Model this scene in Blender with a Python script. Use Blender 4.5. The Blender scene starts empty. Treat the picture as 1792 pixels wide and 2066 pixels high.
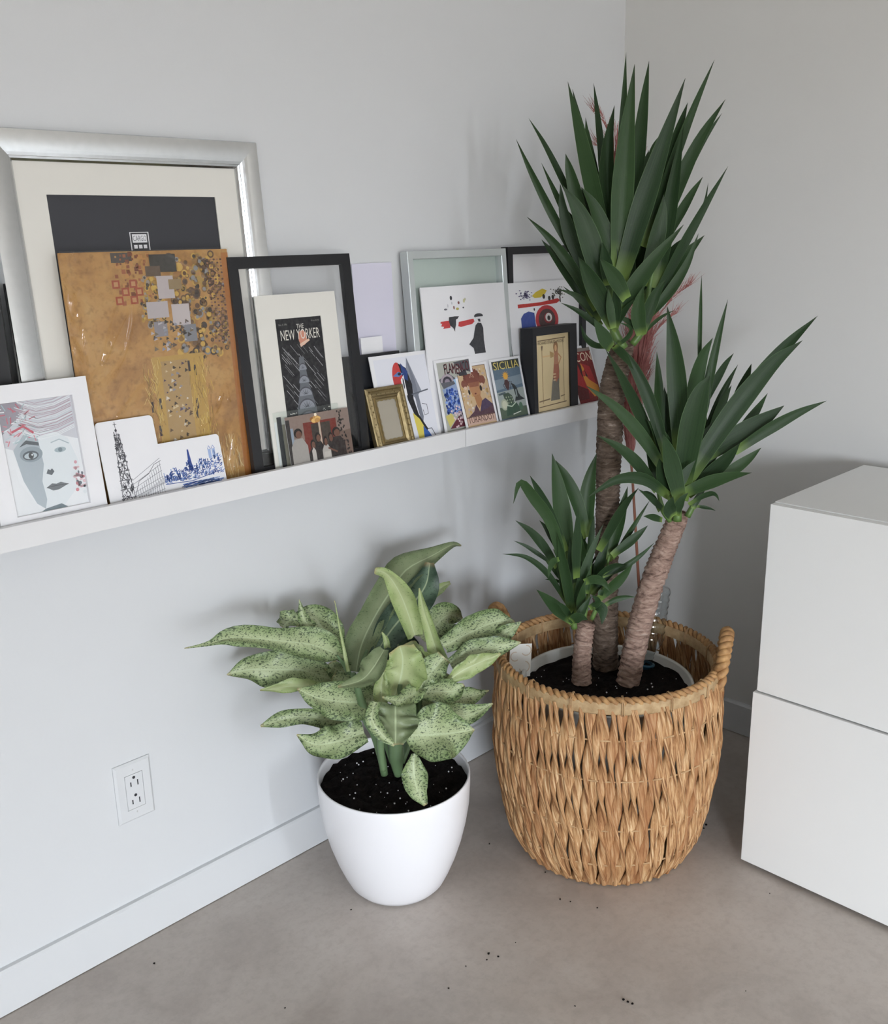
import bpy, bmesh, math, random
import numpy as np
from mathutils import Vector, Matrix, noise
random.seed(7)
SC = bpy.context.scene
SKY = 48.5
COL = SC.collection
PI = math.pi

# ---------------------------------------------------------------- camera, world, lights, exposure
def basis(yaw, pitch, roll):
    f = Vector((math.cos(yaw)*math.cos(pitch), math.sin(yaw)*math.cos(pitch), math.sin(pitch)))
    r = Vector((math.sin(yaw), -math.cos(yaw), 0)); u = r.cross(f)
    return r*math.cos(roll)+u*math.sin(roll), -r*math.sin(roll)+u*math.cos(roll), f
cd = bpy.data.cameras.new('camera'); cam = bpy.data.objects.new('camera', cd); COL.objects.link(cam)
R_, U_, F_ = basis(0.7866, -0.2733, -0.0187)
cam.matrix_world = Matrix(((R_.x, U_.x, -F_.x, -2.1424), (R_.y, U_.y, -F_.y, -1.5044), (R_.z, U_.z, -F_.z, 1.2416), (0, 0, 0, 1)))
cd.sensor_fit = 'VERTICAL'; cd.sensor_height = 36; cd.sensor_width = 36*1792/2066
cd.lens = 36*1989.4/2066; cd.clip_start = .02
SC.camera = cam
wd = bpy.data.worlds.new('daylight'); SC.world = wd; wd.use_nodes = True
nt = wd.node_tree; bg = nt.nodes['Background']
# overcast sky above the horizon, duller ground below it; seen only through the window behind the camera
tc = nt.nodes.new('ShaderNodeTexCoord'); sx = nt.nodes.new('ShaderNodeSeparateXYZ'); rp = nt.nodes.new('ShaderNodeValToRGB')
mr = nt.nodes.new('ShaderNodeMapRange'); mr.inputs['From Min'].default_value = -1; mr.inputs['From Max'].default_value = 1
nt.links.new(tc.outputs['Generated'], sx.inputs[0]); nt.links.new(sx.outputs['Z'], mr.inputs['Value']); nt.links.new(mr.outputs[0], rp.inputs[0]); nt.links.new(rp.outputs[0], bg.inputs[0])
el = rp.color_ramp.elements; el[0].position = .495; el[0].color = (.17, .16, .145, 1); el[1].position = .515; el[1].color = (.86, .92, 1, 1)
bg.inputs[1].default_value = SKY
def area(name, loc, target, sx, sy, power, col, portal=False):
    l = bpy.data.lights.new(name, 'AREA'); l.shape = 'RECTANGLE'; l.size = sx; l.size_y = sy
    l.energy = power; l.color = col
    o = bpy.data.objects.new(name, l); COL.objects.link(o); o.location = loc
    o.rotation_euler = (Vector(target)-Vector(loc)).to_track_quat('-Z', 'Y').to_euler()
    if portal: l.cycles.is_portal = True
    return o
# two windows outside the picture: one in the end wall (x0, x1, z0, z1), one in the wall facing the cabinets (y0, y1, z0, z1)
WY, WX = -6.2, -4.5; WA = (-1.52, -1.25, .2, 2.6); WB = (-6.1, -4.1, .1, 1.76)
area('window_portal', ((WA[0]+WA[1])/2, WY, (WA[2]+WA[3])/2), ((WA[0]+WA[1])/2, 0, (WA[2]+WA[3])/2), WA[1]-WA[0], WA[3]-WA[2], 1, (1, 1, 1), True)
area('window_portal', (WX, (WB[0]+WB[1])/2, (WB[2]+WB[3])/2), (0, (WB[0]+WB[1])/2, (WB[2]+WB[3])/2), WB[1]-WB[0], WB[3]-WB[2], 1, (1, 1, 1), True)
SC.view_settings.view_transform = 'Standard'; SC.view_settings.look = 'None'
SC.view_settings.gamma = 1; SC.view_settings.use_curve_mapping = False
SC.view_settings.exposure = 0.0

# ---------------------------------------------------------------- helpers
def lin(c):
    if isinstance(c, str):
        c = tuple(int(c[i:i+2], 16) for i in (0, 2, 4))
    return tuple(((v/255)/12.92 if v/255 <= .04045 else ((v/255+.055)/1.055)**2.4) for v in c[:3])+(1,)
class NT:
    def __init__(s, name, rough=.5, metal=0, spec=.5):
        s.m = bpy.data.materials.new(name); s.m.use_nodes = True; s.t = s.m.node_tree
        s.b = s.t.nodes['Principled BSDF']; s.out = s.t.nodes['Material Output']
        s.b.inputs['Roughness'].default_value = rough; s.b.inputs['Metallic'].default_value = metal
        s.b.inputs['Specular IOR Level'].default_value = spec
    def n(s, typ, **kw):
        nd = s.t.nodes.new(typ)
        for k, v in kw.items():
            if k in nd.inputs.keys() if isinstance(k, str) else False: nd.inputs[k].default_value = v
            else: setattr(nd, k, v)
        return nd
    def l(s, a, b): s.t.links.new(a, b)
    def coord(s, which='Object', scale=None):
        tc = s.n('ShaderNodeTexCoord'); o = tc.outputs[which]
        if scale:
            mp = s.n('ShaderNodeMapping'); mp.inputs['Scale'].default_value = scale; s.l(o, mp.inputs['Vector']); o = mp.outputs[0]
        return o
    def noise(s, vec, scale, detail=3, rough=.5, dist=0):
        nd = s.n('ShaderNodeTexNoise'); nd.inputs['Scale'].default_value = scale; nd.inputs['Detail'].default_value = detail
        nd.inputs['Roughness'].default_value = rough; nd.inputs['Distortion'].default_value = dist
        s.l(vec, nd.inputs['Vector']); return nd.outputs['Fac']
    def ramp(s, fac, stops):
        r = s.n('ShaderNodeValToRGB'); e = r.color_ramp.elements
        while len(e) < len(stops): e.new(.5)
        for el, (p, c) in zip(e, stops):
            el.position = p; el.color = lin(c) if isinstance(c, (str, tuple)) and (isinstance(c, str) or max(c) > 1) else (c if isinstance(c, tuple) else (c, c, c, 1))
        s.l(fac, r.inputs[0]); return r.outputs[0]
    def mix(s, fac, a, b, mode='MIX'):
        m = s.n('ShaderNodeMix'); m.data_type = 'RGBA'; m.blend_type = mode
        for sock, v in ((m.inputs[0], fac), (m.inputs[6], a), (m.inputs[7], b)):
            if isinstance(v, (int, float)): sock.default_value = v
            elif isinstance(v, (str, tuple)): sock.default_value = lin(v) if isinstance(v, str) else v
            else: s.l(v, sock)
        return m.outputs[2]
    def math(s, op, a, b=None):
        m = s.n('ShaderNodeMath'); m.operation = op
        for i, v in enumerate((a, b)):
            if v is None: continue
            if isinstance(v, (int, float)): m.inputs[i].default_value = v
            else: s.l(v, m.inputs[i])
        return m.outputs[0]
    def color(s, c):
        if isinstance(c, str): s.b.inputs['Base Color'].default_value = lin(c)
        else: s.l(c, s.b.inputs['Base Color'])
        return s
    def bump(s, h, strength=.2, dist=.002):
        b = s.n('ShaderNodeBump'); b.inputs['Strength'].default_value = strength; b.inputs['Distance'].default_value = dist
        s.l(h, b.inputs['Height']); s.l(b.outputs[0], s.b.inputs['Normal']); return s
def plain(name, c, rough=.5, metal=0, spec=.5, var=.06, bump=0):
    m = NT(name, rough, metal, spec); v = m.coord('Object')
    n = m.noise(v, 35, 3)
    a = m.mix(m.ramp(n, [(.3, 0.0), (.7, 1.0)]), c, c); k = tuple(max(0, x*(1-var)) for x in lin(c)[:3])+(1,)
    m.color(m.mix(n, c, k))
    if bump: m.bump(m.noise(v, 300, 2), bump, .001)
    return m.m
def mesh(name, V, Fc, mat=None, parent=None, smooth=False, uv=None, loc=None):
    me = bpy.data.meshes.new(name); me.from_pydata([tuple(v) for v in V], [], Fc)
    if mat: me.materials.append(mat)
    if smooth: me.polygons.foreach_set('use_smooth', [True]*len(me.polygons))
    if uv is not None:
        u = me.uv_layers.new(name='UVMap'); a = np.array(uv, 'f')
        li = np.zeros(len(me.loops), 'i'); me.loops.foreach_get('vertex_index', li)
        u.data.foreach_set('uv', a[li].ravel())
    me.update()
    o = bpy.data.objects.new(name, me); COL.objects.link(o)
    if parent: o.parent = parent
    if loc: o.location = loc
    return o
class MB:
    def __init__(s): s.V = []; s.F = []
    def box(s, x0, y0, z0, x1, y1, z1, bev=0):
        if bev:
            bm = bmesh.new(); bmesh.ops.create_cube(bm, size=1)
            for v in bm.verts: v.co = Vector(((x0+x1)/2+v.co.x*(x1-x0), (y0+y1)/2+v.co.y*(y1-y0), (z0+z1)/2+v.co.z*(z1-z0)))
            bmesh.ops.bevel(bm, geom=bm.edges[:], offset=bev, segments=2, affect='EDGES', profile=.7)
            s.bm(bm); return s
        b = len(s.V)
        s.V += [(x, y, z) for z in (z0, z1) for y in (y0, y1) for x in (x0, x1)]
        s.F += [[b+i for i in f] for f in ((0, 2, 3, 1), (4, 5, 7, 6), (0, 1, 5, 4), (2, 6, 7, 3), (0, 4, 6, 2), (1, 3, 7, 5))]
        return s
    def bm(s, bm):
        b = len(s.V); bm.verts.index_update()
        s.V += [tuple(v.co) for v in bm.verts]; s.F += [[b+v.index for v in f.verts] for f in bm.faces]; bm.free(); return s
    def tube(s, pts, rad, n=8, cap=True, closed=False):
        P = [Vector(p) for p in pts]; m = len(P); b = len(s.V)
        rad = rad if isinstance(rad, (list, tuple)) else [rad]*m
        up = Vector((0, 0, 1)); prev = None
        for i in range(m):
            if closed: t = P[(i+1) % m]-P[i-1]
            else: t = P[min(i+1, m-1)]-P[max(i-1, 0)]
            t.normalize()
            if prev is None:
                a = t.cross(up)
                if a.length < 1e-3: a = t.cross(Vector((1, 0, 0)))
            else: a = prev-t*prev.dot(t)
            a.normalize(); prev = a; c = t.cross(a)
            s.V += [tuple(P[i]+(a*math.cos(2*PI*k/n)+c*math.sin(2*PI*k/n))*rad[i]) for k in range(n)]
        for i in range(m if closed else m-1):
            j = (i+1) % m
            s.F += [[b+i*n+k, b+i*n+(k+1) % n, b+j*n+(k+1) % n, b+j*n+k] for k in range(n)]
        if cap and not closed:
            s.F += [[b+k for k in range(n)][::-1], [b+(m-1)*n+k for k in range(n)]]
        return s
    def lathe(s, prof, n=64, cx=0, cy=0):
        b = len(s.V); m = len(prof)
        for r, z in prof: s.V += [(cx+r*math.cos(2*PI*k/n), cy+r*math.sin(2*PI*k/n), z) for k in range(n)]
        for i in range(m-1): s.F += [[b+i*n+k, b+i*n+(k+1) % n, b+(i+1)*n+(k+1) % n, b+(i+1)*n+k] for k in range(n)]
        return s
    def build(s, name, mat, parent=None, smooth=False, loc=None): return mesh(name, s.V, s.F, mat, parent, smooth, loc=loc)
def catmull(P, n):
    P = [Vector(p) for p in P]; Q = [P[0]*2-P[1]]+P+[P[-1]*2-P[-2]]; o = []
    for i in range(n):
        t = i/(n-1)*(len(P)-1)*.999999; k = int(t); f = t-k; a, b, c, d = Q[k:k+4]
        o.append(.5*((2*b)+(c-a)*f+(2*a-5*b+4*c-d)*f*f+(3*b-a-3*c+d)*f**3))
    return o
def interp(vals, t):
    x = t*(len(vals)-1); i = min(int(x), len(vals)-2); f = x-i
    return vals[i]*(1-f)+vals[i+1]*f
def empty(name, loc=(0, 0, 0), rot=(0, 0, 0)):
    o = bpy.data.objects.new(name, None); COL.objects.link(o); o.location = loc; o.rotation_euler = rot; o.empty_display_size = .05
    return o
def tag(o, label=None, cat=None, group=None, kind=None):
    for k, v in (('label', label), ('category', cat), ('group', group), ('kind', kind)):
        if v: o[k] = v
    return o
# ---------------------------------------------------------------- materials
def paint(name, c, rough=.55, b=.05):
    m = NT(name, rough, 0, .3); v = m.coord('Object'); n = m.noise(v, 2.2, 2)
    k = tuple(x*.985 for x in lin(c)[:3])+(1,)
    m.color(m.mix(n, c, k)); m.bump(m.noise(v, 260, 3, .6), b, .001); return m.m
M_wall = paint('wall_paint_left_light_tone', 'd5d7d9', .6, .09); M_wall2 = paint('wall_paint_right_light_tone', 'dfdfdd', .6, .09)  # one paint for both walls; left copy darkened and cooled to balance the light
M_ceil = paint('ceiling_paint', 'e6e6e4', .8); M_trim = paint('trim_paint', 'd6d8da', .35, .01)
M_ledge = paint('ledge_lacquer', 'dfdfe0', .35, .004); M_cab = paint('cabinet_lacquer', 'e4e4e2', .32, .004)
def concrete():
    m = NT('polished_concrete', .3, 0, .4); v = m.coord('Object')
    a = m.noise(v, 2.1, 6, .62, .5); b = m.noise(v, 9, 5, .65, .6); c = m.noise(v, 60, 4, .7)
    base = m.ramp(a, [(.28, '9b928b'), (.5, 'b3aaa2'), (.72, 'c6bdb5')])
    base = m.mix(m.ramp(b, [(.35, .0), (.75, .7)]), base, 'c4bdb6')
    base = m.mix(m.ramp(c, [(.45, .0), (.8, .5)]), base, '9c928a')
    vo = m.n('ShaderNodeTexVoronoi'); vo.inputs['Scale'].default_value = 5; m.l(v, vo.inputs['Vector'])
    sp = m.ramp(vo.outputs['Distance'], [(.012, 1.0), (.024, 0.0)])
    base = m.mix(sp, base, '3d3833'); m.color(base)
    m.l(m.ramp(b, [(.3, .3), (.7, .46)]), m.b.inputs['Roughness']); m.bump(c, .04, .001); return m.m
M_floor = concrete()
def glass_mat(name, tint, refl=.5, rough=0.02, ior=1.5):
    m = NT(name); t = m.n('ShaderNodeBsdfTransparent'); t.inputs[0].default_value = lin(tint)
    g = m.n('ShaderNodeBsdfGlossy'); g.inputs['Roughness'].default_value = rough
    lw = m.n('ShaderNodeLayerWeight'); lw.inputs['Blend'].default_value = .5; f = m.math('ADD', m.math('MULTIPLY', m.math('POWER', lw.outputs['Facing'], 5.0), .96), .04)
    mx = m.n('ShaderNodeMixShader'); m.l(m.math('MULTIPLY', f, refl), mx.inputs[0]); m.l(t.outputs[0], mx.inputs[1]); m.l(g.outputs[0], mx.inputs[2])
    m.l(mx.outputs[0], m.out.inputs[0]); return m.m
M_glass = glass_mat('clear_glass', 'fefefe', 1.0); M_gglass = glass_mat('green_glass', 'fbfdfc', 1.0)
M_film = glass_mat('clear_film', 'fbfaf6', 1.3, .06); M_pet = glass_mat('clear_plastic', 'f3f6f7', 2.2, .05)
def metal(name, c, rough, brushed=0):
    m = NT(name, rough, 1.0)
    if brushed:
        v = m.coord('Object', (1, 1, 1)); n = m.noise(v, 90, 3)
        k = tuple(x*.9 for x in lin(c)[:3])+(1,)
        m.color(m.mix(n, c, k)); m.l(m.ramp(n, [(.3, rough*.8), (.7, rough*1.3)]), m.b.inputs['Roughness'])
    else: m.color(c)
    return m.m
M_silver = metal('silver_leaf', 'd3d5d6', .17, 1); M_copper = plain('copper_stem', '8d5a45', .4)
M_gilt = metal('worn_gilt', 'a3936f', .5, 1)
M_black = plain('black_lacquer', '17181c', .35, var=.1); M_black2 = plain('black_wood', '1d1e22', .5, var=.1)
M_white = plain('white_frame', 'e9e9ec', .4, var=.02); M_sil2 = plain('pale_silver_paint', 'c3c9c9', .3, .2, var=.04)
M_matb = plain('mat_board', 'dfddd6', .8, var=.02); M_card = plain('white_card', 'e9e9ec', .7, var=.02)
M_lilac = plain('lilac_paper', 'd6d4e4', .8, var=.02); M_grey = plain('charcoal_insert', '3a3b40', .7, var=.05)
M_backing = plain('frosted_backing', 'cbd3cf', .6, var=.03); M_taupe = plain('taupe_backing', 'a59e90', .8, var=.05)
M_bcard = plain('buff_card', 'd3bf96', .8, var=.06); M_dark = plain('dark_backing', '26282d', .6)
def print_mat():
    m = NT('printed_ink', .42, 0, .35); a = m.n('ShaderNodeAttribute'); a.attribute_name = 'Col'
    n = m.noise(m.coord('Object'), 160, 3); m.color(m.mix(m.ramp(n, [(.3, .0), (.75, .03)]), a.outputs['Color'], 'f2f0ec')); return m.m
M_print = print_mat()

# ---------------------------------------------------------------- setting
def struct(o): o['kind'] = 'structure'; return o
M_dim = paint('room_paint_dim', 'c4c1bc', .8)
struct(MB().box(-4.6, -6.3, -.1, .1, .1, 0).build('floor', M_floor))
struct(MB().box(-4.6, -6.3, 3.0, .1, .1, 3.1).build('ceiling', M_ceil))
struct(MB().box(-4.6, 0, 0, .1, .1, 3.0).build('wall_left', M_wall))
struct(MB().box(0, -6.3, 0, .1, 0, 3.0).build('wall_right', M_wall2))
def windowed(name, wname, fixed, lo, hi, w, axis):
    """wall with one opening; axis 'x': the wall runs along x at y = fixed, axis 'y': along y at x = fixed; 0.1 thick outwards"""
    def bx(m, a, c, z0, z1, d0=.1, d1=0): return m.box(a, fixed-d0, z0, c, fixed-d1, z1) if axis == 'x' else m.box(fixed-d0, a, z0, fixed-d1, c, z1)
    m = MB(); a, c, z0, z1 = w; bx(m, lo, a, 0, 3.0); bx(m, c, hi, 0, 3.0); bx(m, a, c, 0, z0); bx(m, a, c, z1, 3.0); struct(m.build(name, M_dim))
    f = MB(); bx(f, a, a+.04, z0, z1, .07, .02); bx(f, c-.04, c, z0, z1, .07, .02); bx(f, a, c, z0, z0+.04, .07, .02); bx(f, a, c, z1-.04, z1, .07, .02)
    w1 = struct(f.build(wname, M_white)); q = fixed-.045
    mesh('pane', [(a, q, z0), (c, q, z0), (c, q, z1), (a, q, z1)] if axis == 'x' else [(q, a, z0), (q, c, z0), (q, c, z1), (q, a, z1)], [(0, 1, 2, 3)], M_glass, w1)
windowed('wall_behind', 'window_1', WY, -4.5, 0, WA, 'x'); windowed('wall_far', 'window_2', WX, -6.2, 0, WB, 'y')
def baseboard(name, along):
    m = MB(); prof = [(0, .0), (.012, .0), (.012, .0775), (.0085, .082), (0, .082)]
    b = 0; L = 4.5 if along == 'x' else 6.2
    for q in (0, 1):
        for d, z in prof: m.V.append((-L*q, -d, z+.0015) if along == 'x' else (-d, -.012-(L-.012)*q, z+.0015))
    k = len(prof); m.F = [[i, (i+1) % k, k+(i+1) % k, k+i] for i in range(k)]+[list(range(k)), list(range(2*k-1, k-1, -1))]
    return struct(m.build(name, M_trim))
baseboard('baseboard_left', 'x'); baseboard('baseboard_right', 'y')

# ---------------------------------------------------------------- wall ledges
def ledge(x0, x1, label):
    t = tag(empty('picture_ledge', ((x0+x1)/2, 0, .822)), label, 'shelf', 'white picture ledges')
    h = (x1-x0)/2
    MB().box(-h, -.109, 0, h, -.011, .012, .0008).build('shelf_board', M_ledge, t)
    MB().box(-h, -.12, -.003, h, -.109, .033, .0012).build('front_lip', M_ledge, t)
    MB().box(-h, -.011, -.028, h, -.0002, .045, .001).build('back_rail', M_ledge, t)
ledge(-1.8445, -.6945, 'long white picture ledge holding the large silver frame and the gold print')
ledge(-.6925, -.143, 'short white picture ledge in the corner holding the small posters')

# ---------------------------------------------------------------- cabinets
def cabinet(x0, y0, z0, h, label, feet=False):
    t = tag(empty('storage_cabinet', (x0, y0, z0)), label, 'cabinet', 'stacked white cabinets')
    d, wdt = .413, 1.2
    MB().box(.0175, -wdt, 0, d, -.0, h, .0008).build('cabinet_body', M_cab, t)
    MB().box(0, -wdt+.0005, .0005, .016, -.0005, h-.0015, .0009).build('door', M_cab, t)
    if feet:
        for fx in (.06, d-.06):
            for fy in (-.05, -wdt+.05):
                MB().lathe([(.0, -.009), (.018, -.009), (.018, 0), (0, 0)], 16, fx, fy).build('foot', M_black2, t)
    return t
cabinet(-.4965, -.6905, .009, .3745, 'lower white cabinet standing on the concrete floor', True)
cabinet(-.4913, -.6955, .3843, .3747, 'upper white cabinet stacked on the lower one')

# ---------------------------------------------------------------- wall outlet
def outlet():
    t = tag(empty('power_outlet', (-1.4374, 0, .3003)), 'white double power outlet on the wall above the baseboard', 'outlet')
    # plate 70 x 114 mm, bevelled edge
    m = MB(); hw, hh = .035, .057
    rings = [(0, -.0002), (0, -.003), (.004, -.0062)]
    for i, y in rings: m.V += [(-hw+i, y, -hh+i), (hw-i, y, -hh+i), (hw-i, y, hh-i), (-hw+i, y, hh-i)]
    for r in range(2): m.F += [[r*4+k, r*4+(k+1) % 4, r*4+4+(k+1) % 4, r*4+4+k] for k in range(4)]
    a, b = .0172, .034; m.V += [(-a, -.0062, -b), (a, -.0062, -b), (a, -.0062, b), (-a, -.0062, b), (-a, -.003, -b), (a, -.003, -b), (a, -.003, b), (-a, -.003, b)]
    m.F += [[8+k, 8+(k+1) % 4, 12+(k+1) % 4, 12+k] for k in range(4)]+[[12+k, 12+(k+1) % 4, 16+(k+1) % 4, 16+k] for k in range(4)]
    m.build('cover_plate', M_trim, t)
    r = MB().box(-.0166, -.0066, -.0334, .0166, -.0005, .0334, .0008).build('receptacle', M_trim, t)
    for zc in (.0175, -.0175):
        MB().box(-.0076, -.0069, zc-.0065, -.0056, -.006, zc+.002).build('slot', M_dark, r)
        MB().box(.0056, -.0069, zc-.0075, .0076, -.006, zc+.003).build('slot', M_dark, r)
        g = MB(); g.V = [(.0028*math.cos(x), -.0069, zc+.0095+.0028*math.sin(x)) for x in [PI*2*k/16 for k in range(16)]]; g.F = [list(range(16))]
        g.V += [(.0028*math.cos(x), -.006, zc+.0095+.0028*math.sin(x)) for x in [PI*2*k/16 for k in range(16)]]; g.F += [[k, (k+1) % 16, 16+(k+1) % 16, 16+k] for k in range(16)]
        g.build('ground_hole', M_dark, r)
    for zc in (.0415, -.0415):
        s = MB(); s.tube([(0, -.0060, zc), (0, -.0068, zc)], .0022, 12); s.build('screw', M_trim, t)
        MB().box(-.0003, -.00695, zc-.0018, .0003, -.0066, zc+.0018).build('screw_slot', M_taupe, t)
outlet()
# ---------------------------------------------------------------- things on the ledge
ZS = .834
def place(name, cx, yb, lean, label, cat, roll=0, thick=0, group=None, half=0, dz=0):
    """Empty on the ledge: local x along the wall, z up the face, -y out of the face. lean = dy/dz of the face."""
    th = math.atan(lean)
    o = empty(name); o.matrix_world = Matrix.Translation((cx, yb, ZS+thick*math.sin(th)+abs(math.sin(roll))*half+.0006+dz)) @ Matrix.Rotation(-th, 4, 'X') @ Matrix.Rotation(roll, 4, 'Y')
    return tag(o, label, cat, group)
TOPY = 0
class Art:
    """flat print: coloured shapes in card units (u right, v up, 0..1)"""
    def __init__(s, x0, z0, x1, z1, y=0, vm=(0, 1)): s.r = (x0, z0, x1, z1); s.vm = vm; s.y = y; s.V = []; s.F = []; s.C = []; s.k = 0
    def pt(s, u, v): x0, z0, x1, z1 = s.r; v = s.vm[0]+s.vm[1]*v; return (x0+(x1-x0)*u, s.y-.00002*s.k, z0+(z1-z0)*v)
    def poly(s, pts, c, step=True):
        if step: s.k += 1
        b = len(s.V); s.V += [s.pt(*p) for p in pts]; s.F.append(list(range(b, b+len(pts)))); s.C.append(lin(c)); return s
    def rect(s, u0, v0, u1, v1, c, step=True): return s.poly([(u0, v0), (u1, v0), (u1, v1), (u0, v1)], c, step)
    def ell(s, u, v, a, b, c, n=20, step=True, a0=0, a1=2*PI, rot=0):
        asp = (s.r[2]-s.r[0])/(s.r[3]-s.r[1]); P = []
        for k in range(n):
            t = a0+(a1-a0)*k/(n if a1-a0 > 6.28 else n-1); x = a*math.cos(t); z = b*math.sin(t)
            xr = x*math.cos(rot)-z/asp*math.sin(rot); zr = x*asp*math.sin(rot)+z*math.cos(rot); P.append((u+xr, v+zr))
        return s.poly(P, c, step)
    def line(s, pts, w, c, step=True):
        if step: s.k += 1
        asp = (s.r[2]-s.r[0])/(s.r[3]-s.r[1]); L = []; Rr = []
        for i in range(len(pts)):
            a = pts[max(i-1, 0)]; b = pts[min(i+1, len(pts)-1)]; dx = (b[0]-a[0])*asp; dz = b[1]-a[1]; q = math.hypot(dx, dz) or 1
            nx, nz = -dz/q*w/2, dx/q*w/2; L.append((pts[i][0]+nx/asp, pts[i][1]+nz)); Rr.append((pts[i][0]-nx/asp, pts[i][1]-nz))
        for i in range(len(pts)-1): s.poly([L[i], Rr[i], Rr[i+1], L[i+1]], c, False)
        return s
    def build(s, name, parent, mat=None):
        global TOPY; TOPY = s.y-.00002*s.k
        o = mesh(name, s.V, s.F, mat or M_print, parent); ca = o.data.color_attributes.new('Col', 'FLOAT_COLOR', 'CORNER')
        arr = []
        for p in o.data.polygons: arr += list(s.C[p.index])*p.loop_total
        ca.data.foreach_set('color', arr); return o
_inks = {}
def ink(c):
    if c not in _inks: _inks[c] = plain('ink_'+c, c, .5, var=.02)
    return _inks[c]
def text(body, box, c, parent, name='lettering', stretch=True, slant=0, wave=0):
    global TOPY; TOPY -= .00005; y = TOPY
    cu = bpy.data.curves.new('lettering_curve', 'FONT'); cu.body = body; cu.size = 1; cu.resolution_u = 2
    tmp = bpy.data.objects.new('lettering_curve', cu); COL.objects.link(tmp)
    dg = bpy.context.evaluated_depsgraph_get(); dg.update()
    me = bpy.data.meshes.new_from_object(tmp.evaluated_get(dg)); bpy.data.objects.remove(tmp); bpy.data.curves.remove(cu)
    n = len(me.vertices); a = np.zeros(n*3, 'f'); me.vertices.foreach_get('co', a); a = a.reshape(-1, 3)
    lo, hi = a.min(0), a.max(0); x0, z0, x1, z1 = box
    q = (a-lo)/np.maximum(hi-lo, 1e-6); b = np.zeros_like(a)
    b[:, 0] = x0+(x1-x0)*q[:, 0]+slant*q[:, 1]; b[:, 2] = z0+(z1-z0)*q[:, 1]+wave*np.sin(q[:, 0]*9); b[:, 1] = y
    me.vertices.foreach_set('co', b.ravel()); me.materials.clear(); me.materials.append(ink(c)); me.update()
    o = bpy.data.objects.new(name, me); COL.objects.link(o); o.parent = parent; return o
def moulding(W, H, prof, mat, parent, name='frame', x0=None):
    """prof: (inset from the outer edge, y) from the outer back round to the inner back; -y is out"""
    x0 = -W/2 if x0 is None else x0; m = MB()
    for d, y in prof: m.V += [(x0+d, y, d), (x0+W-d, y, d), (x0+W-d, y, H-d), (x0+d, y, H-d)]
    for r in range(len(prof)-1): m.F += [[r*4+k, r*4+(k+1) % 4, r*4+4+(k+1) % 4, r*4+4+k] for k in range(4)]
    return m.build(name, mat, parent)
def sheet(x0, z0, x1, z1, y, t, mat, parent, name): return MB().box(x0, y, z0, x1, y+t, z1).build(name, mat, parent)
def ring(x0, z0, x1, z1, a0, b0, a1, b1, y, t, mat, parent, name):
    m = MB()
    for yy in (y, y+t): m.V += [(x0, yy, z0), (x1, yy, z0), (x1, yy, z1), (x0, yy, z1), (a0, yy, b0), (a1, yy, b0), (a1, yy, b1), (a0, yy, b1)]
    for k in range(4):
        j = (k+1) % 4
        m.F += [[k, j, 4+j, 4+k], [8+j, 8+k, 12+k, 12+j], [k, 8+k, 8+j, j], [4+k, 4+j, 12+j, 12+k]]
    return m.build(name, mat, parent)

# --- frame at the left edge of the picture, mostly hidden
t = place('framed_picture', -1.735, -.05, .03, 'black picture frame with glass standing partly behind the large silver frame', 'picture frame', thick=.018)
moulding(.33, .352, [(0, .018), (0, 0), (.0, 0), (.02, 0), (.02, .012)], M_black, t)
sheet(-.15, .015, .15, .337, .008, .002, M_glass, t, 'glass'); sheet(-.15, .015, .15, .337, .013, .003, M_backing, t, 'backing')

# --- large silver frame
t = place('framed_picture', -1.3295, -.065, .0773, 'large wide silver frame with white mat and charcoal insert behind the gold print', 'picture frame', thick=.018)
W, H = .463, .566; q = .0435
prof = [(0, .018), (0, .002), (.0015, -.0005)]
for k in range(9):
    f = k/8; prof.append((.002+q*.8*f, -.0006-.0042*math.sin(PI*(.15+.6*f))+.006*f))
prof += [(q*.86, .0035), (q*.93, .0045), (q, .0075), (q, .016)]
fr = moulding(W, H, prof, M_silver, t)
for p in fr.data.polygons: p.use_smooth = False
ring(-.19, .03, .19, H-.03, -.1435, .10, .1445, .4765, .011, .002, M_matb, t, 'mat')
ins = sheet(-.17, .06, .17, .50, .0135, .002, M_grey, t, 'charcoal_insert')
a = Art(-.0185, .394, .0145, .422, .013)
a.rect(0, 0, 1, 1, 'd8d8da').rect(.05, .0, .95, .96, '34353a').rect(.12, .42, .88, .88, 'dfdfe2')
for k in range(3): a.rect(.16+.25*k, .1, .34+.25*k, .3, 'dcdcdf', k == 0)
lb = a.build('paper_label', t)
text('CARGO', (-.0135, .408, .0095, .4165), '6a6b72', t)

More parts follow.
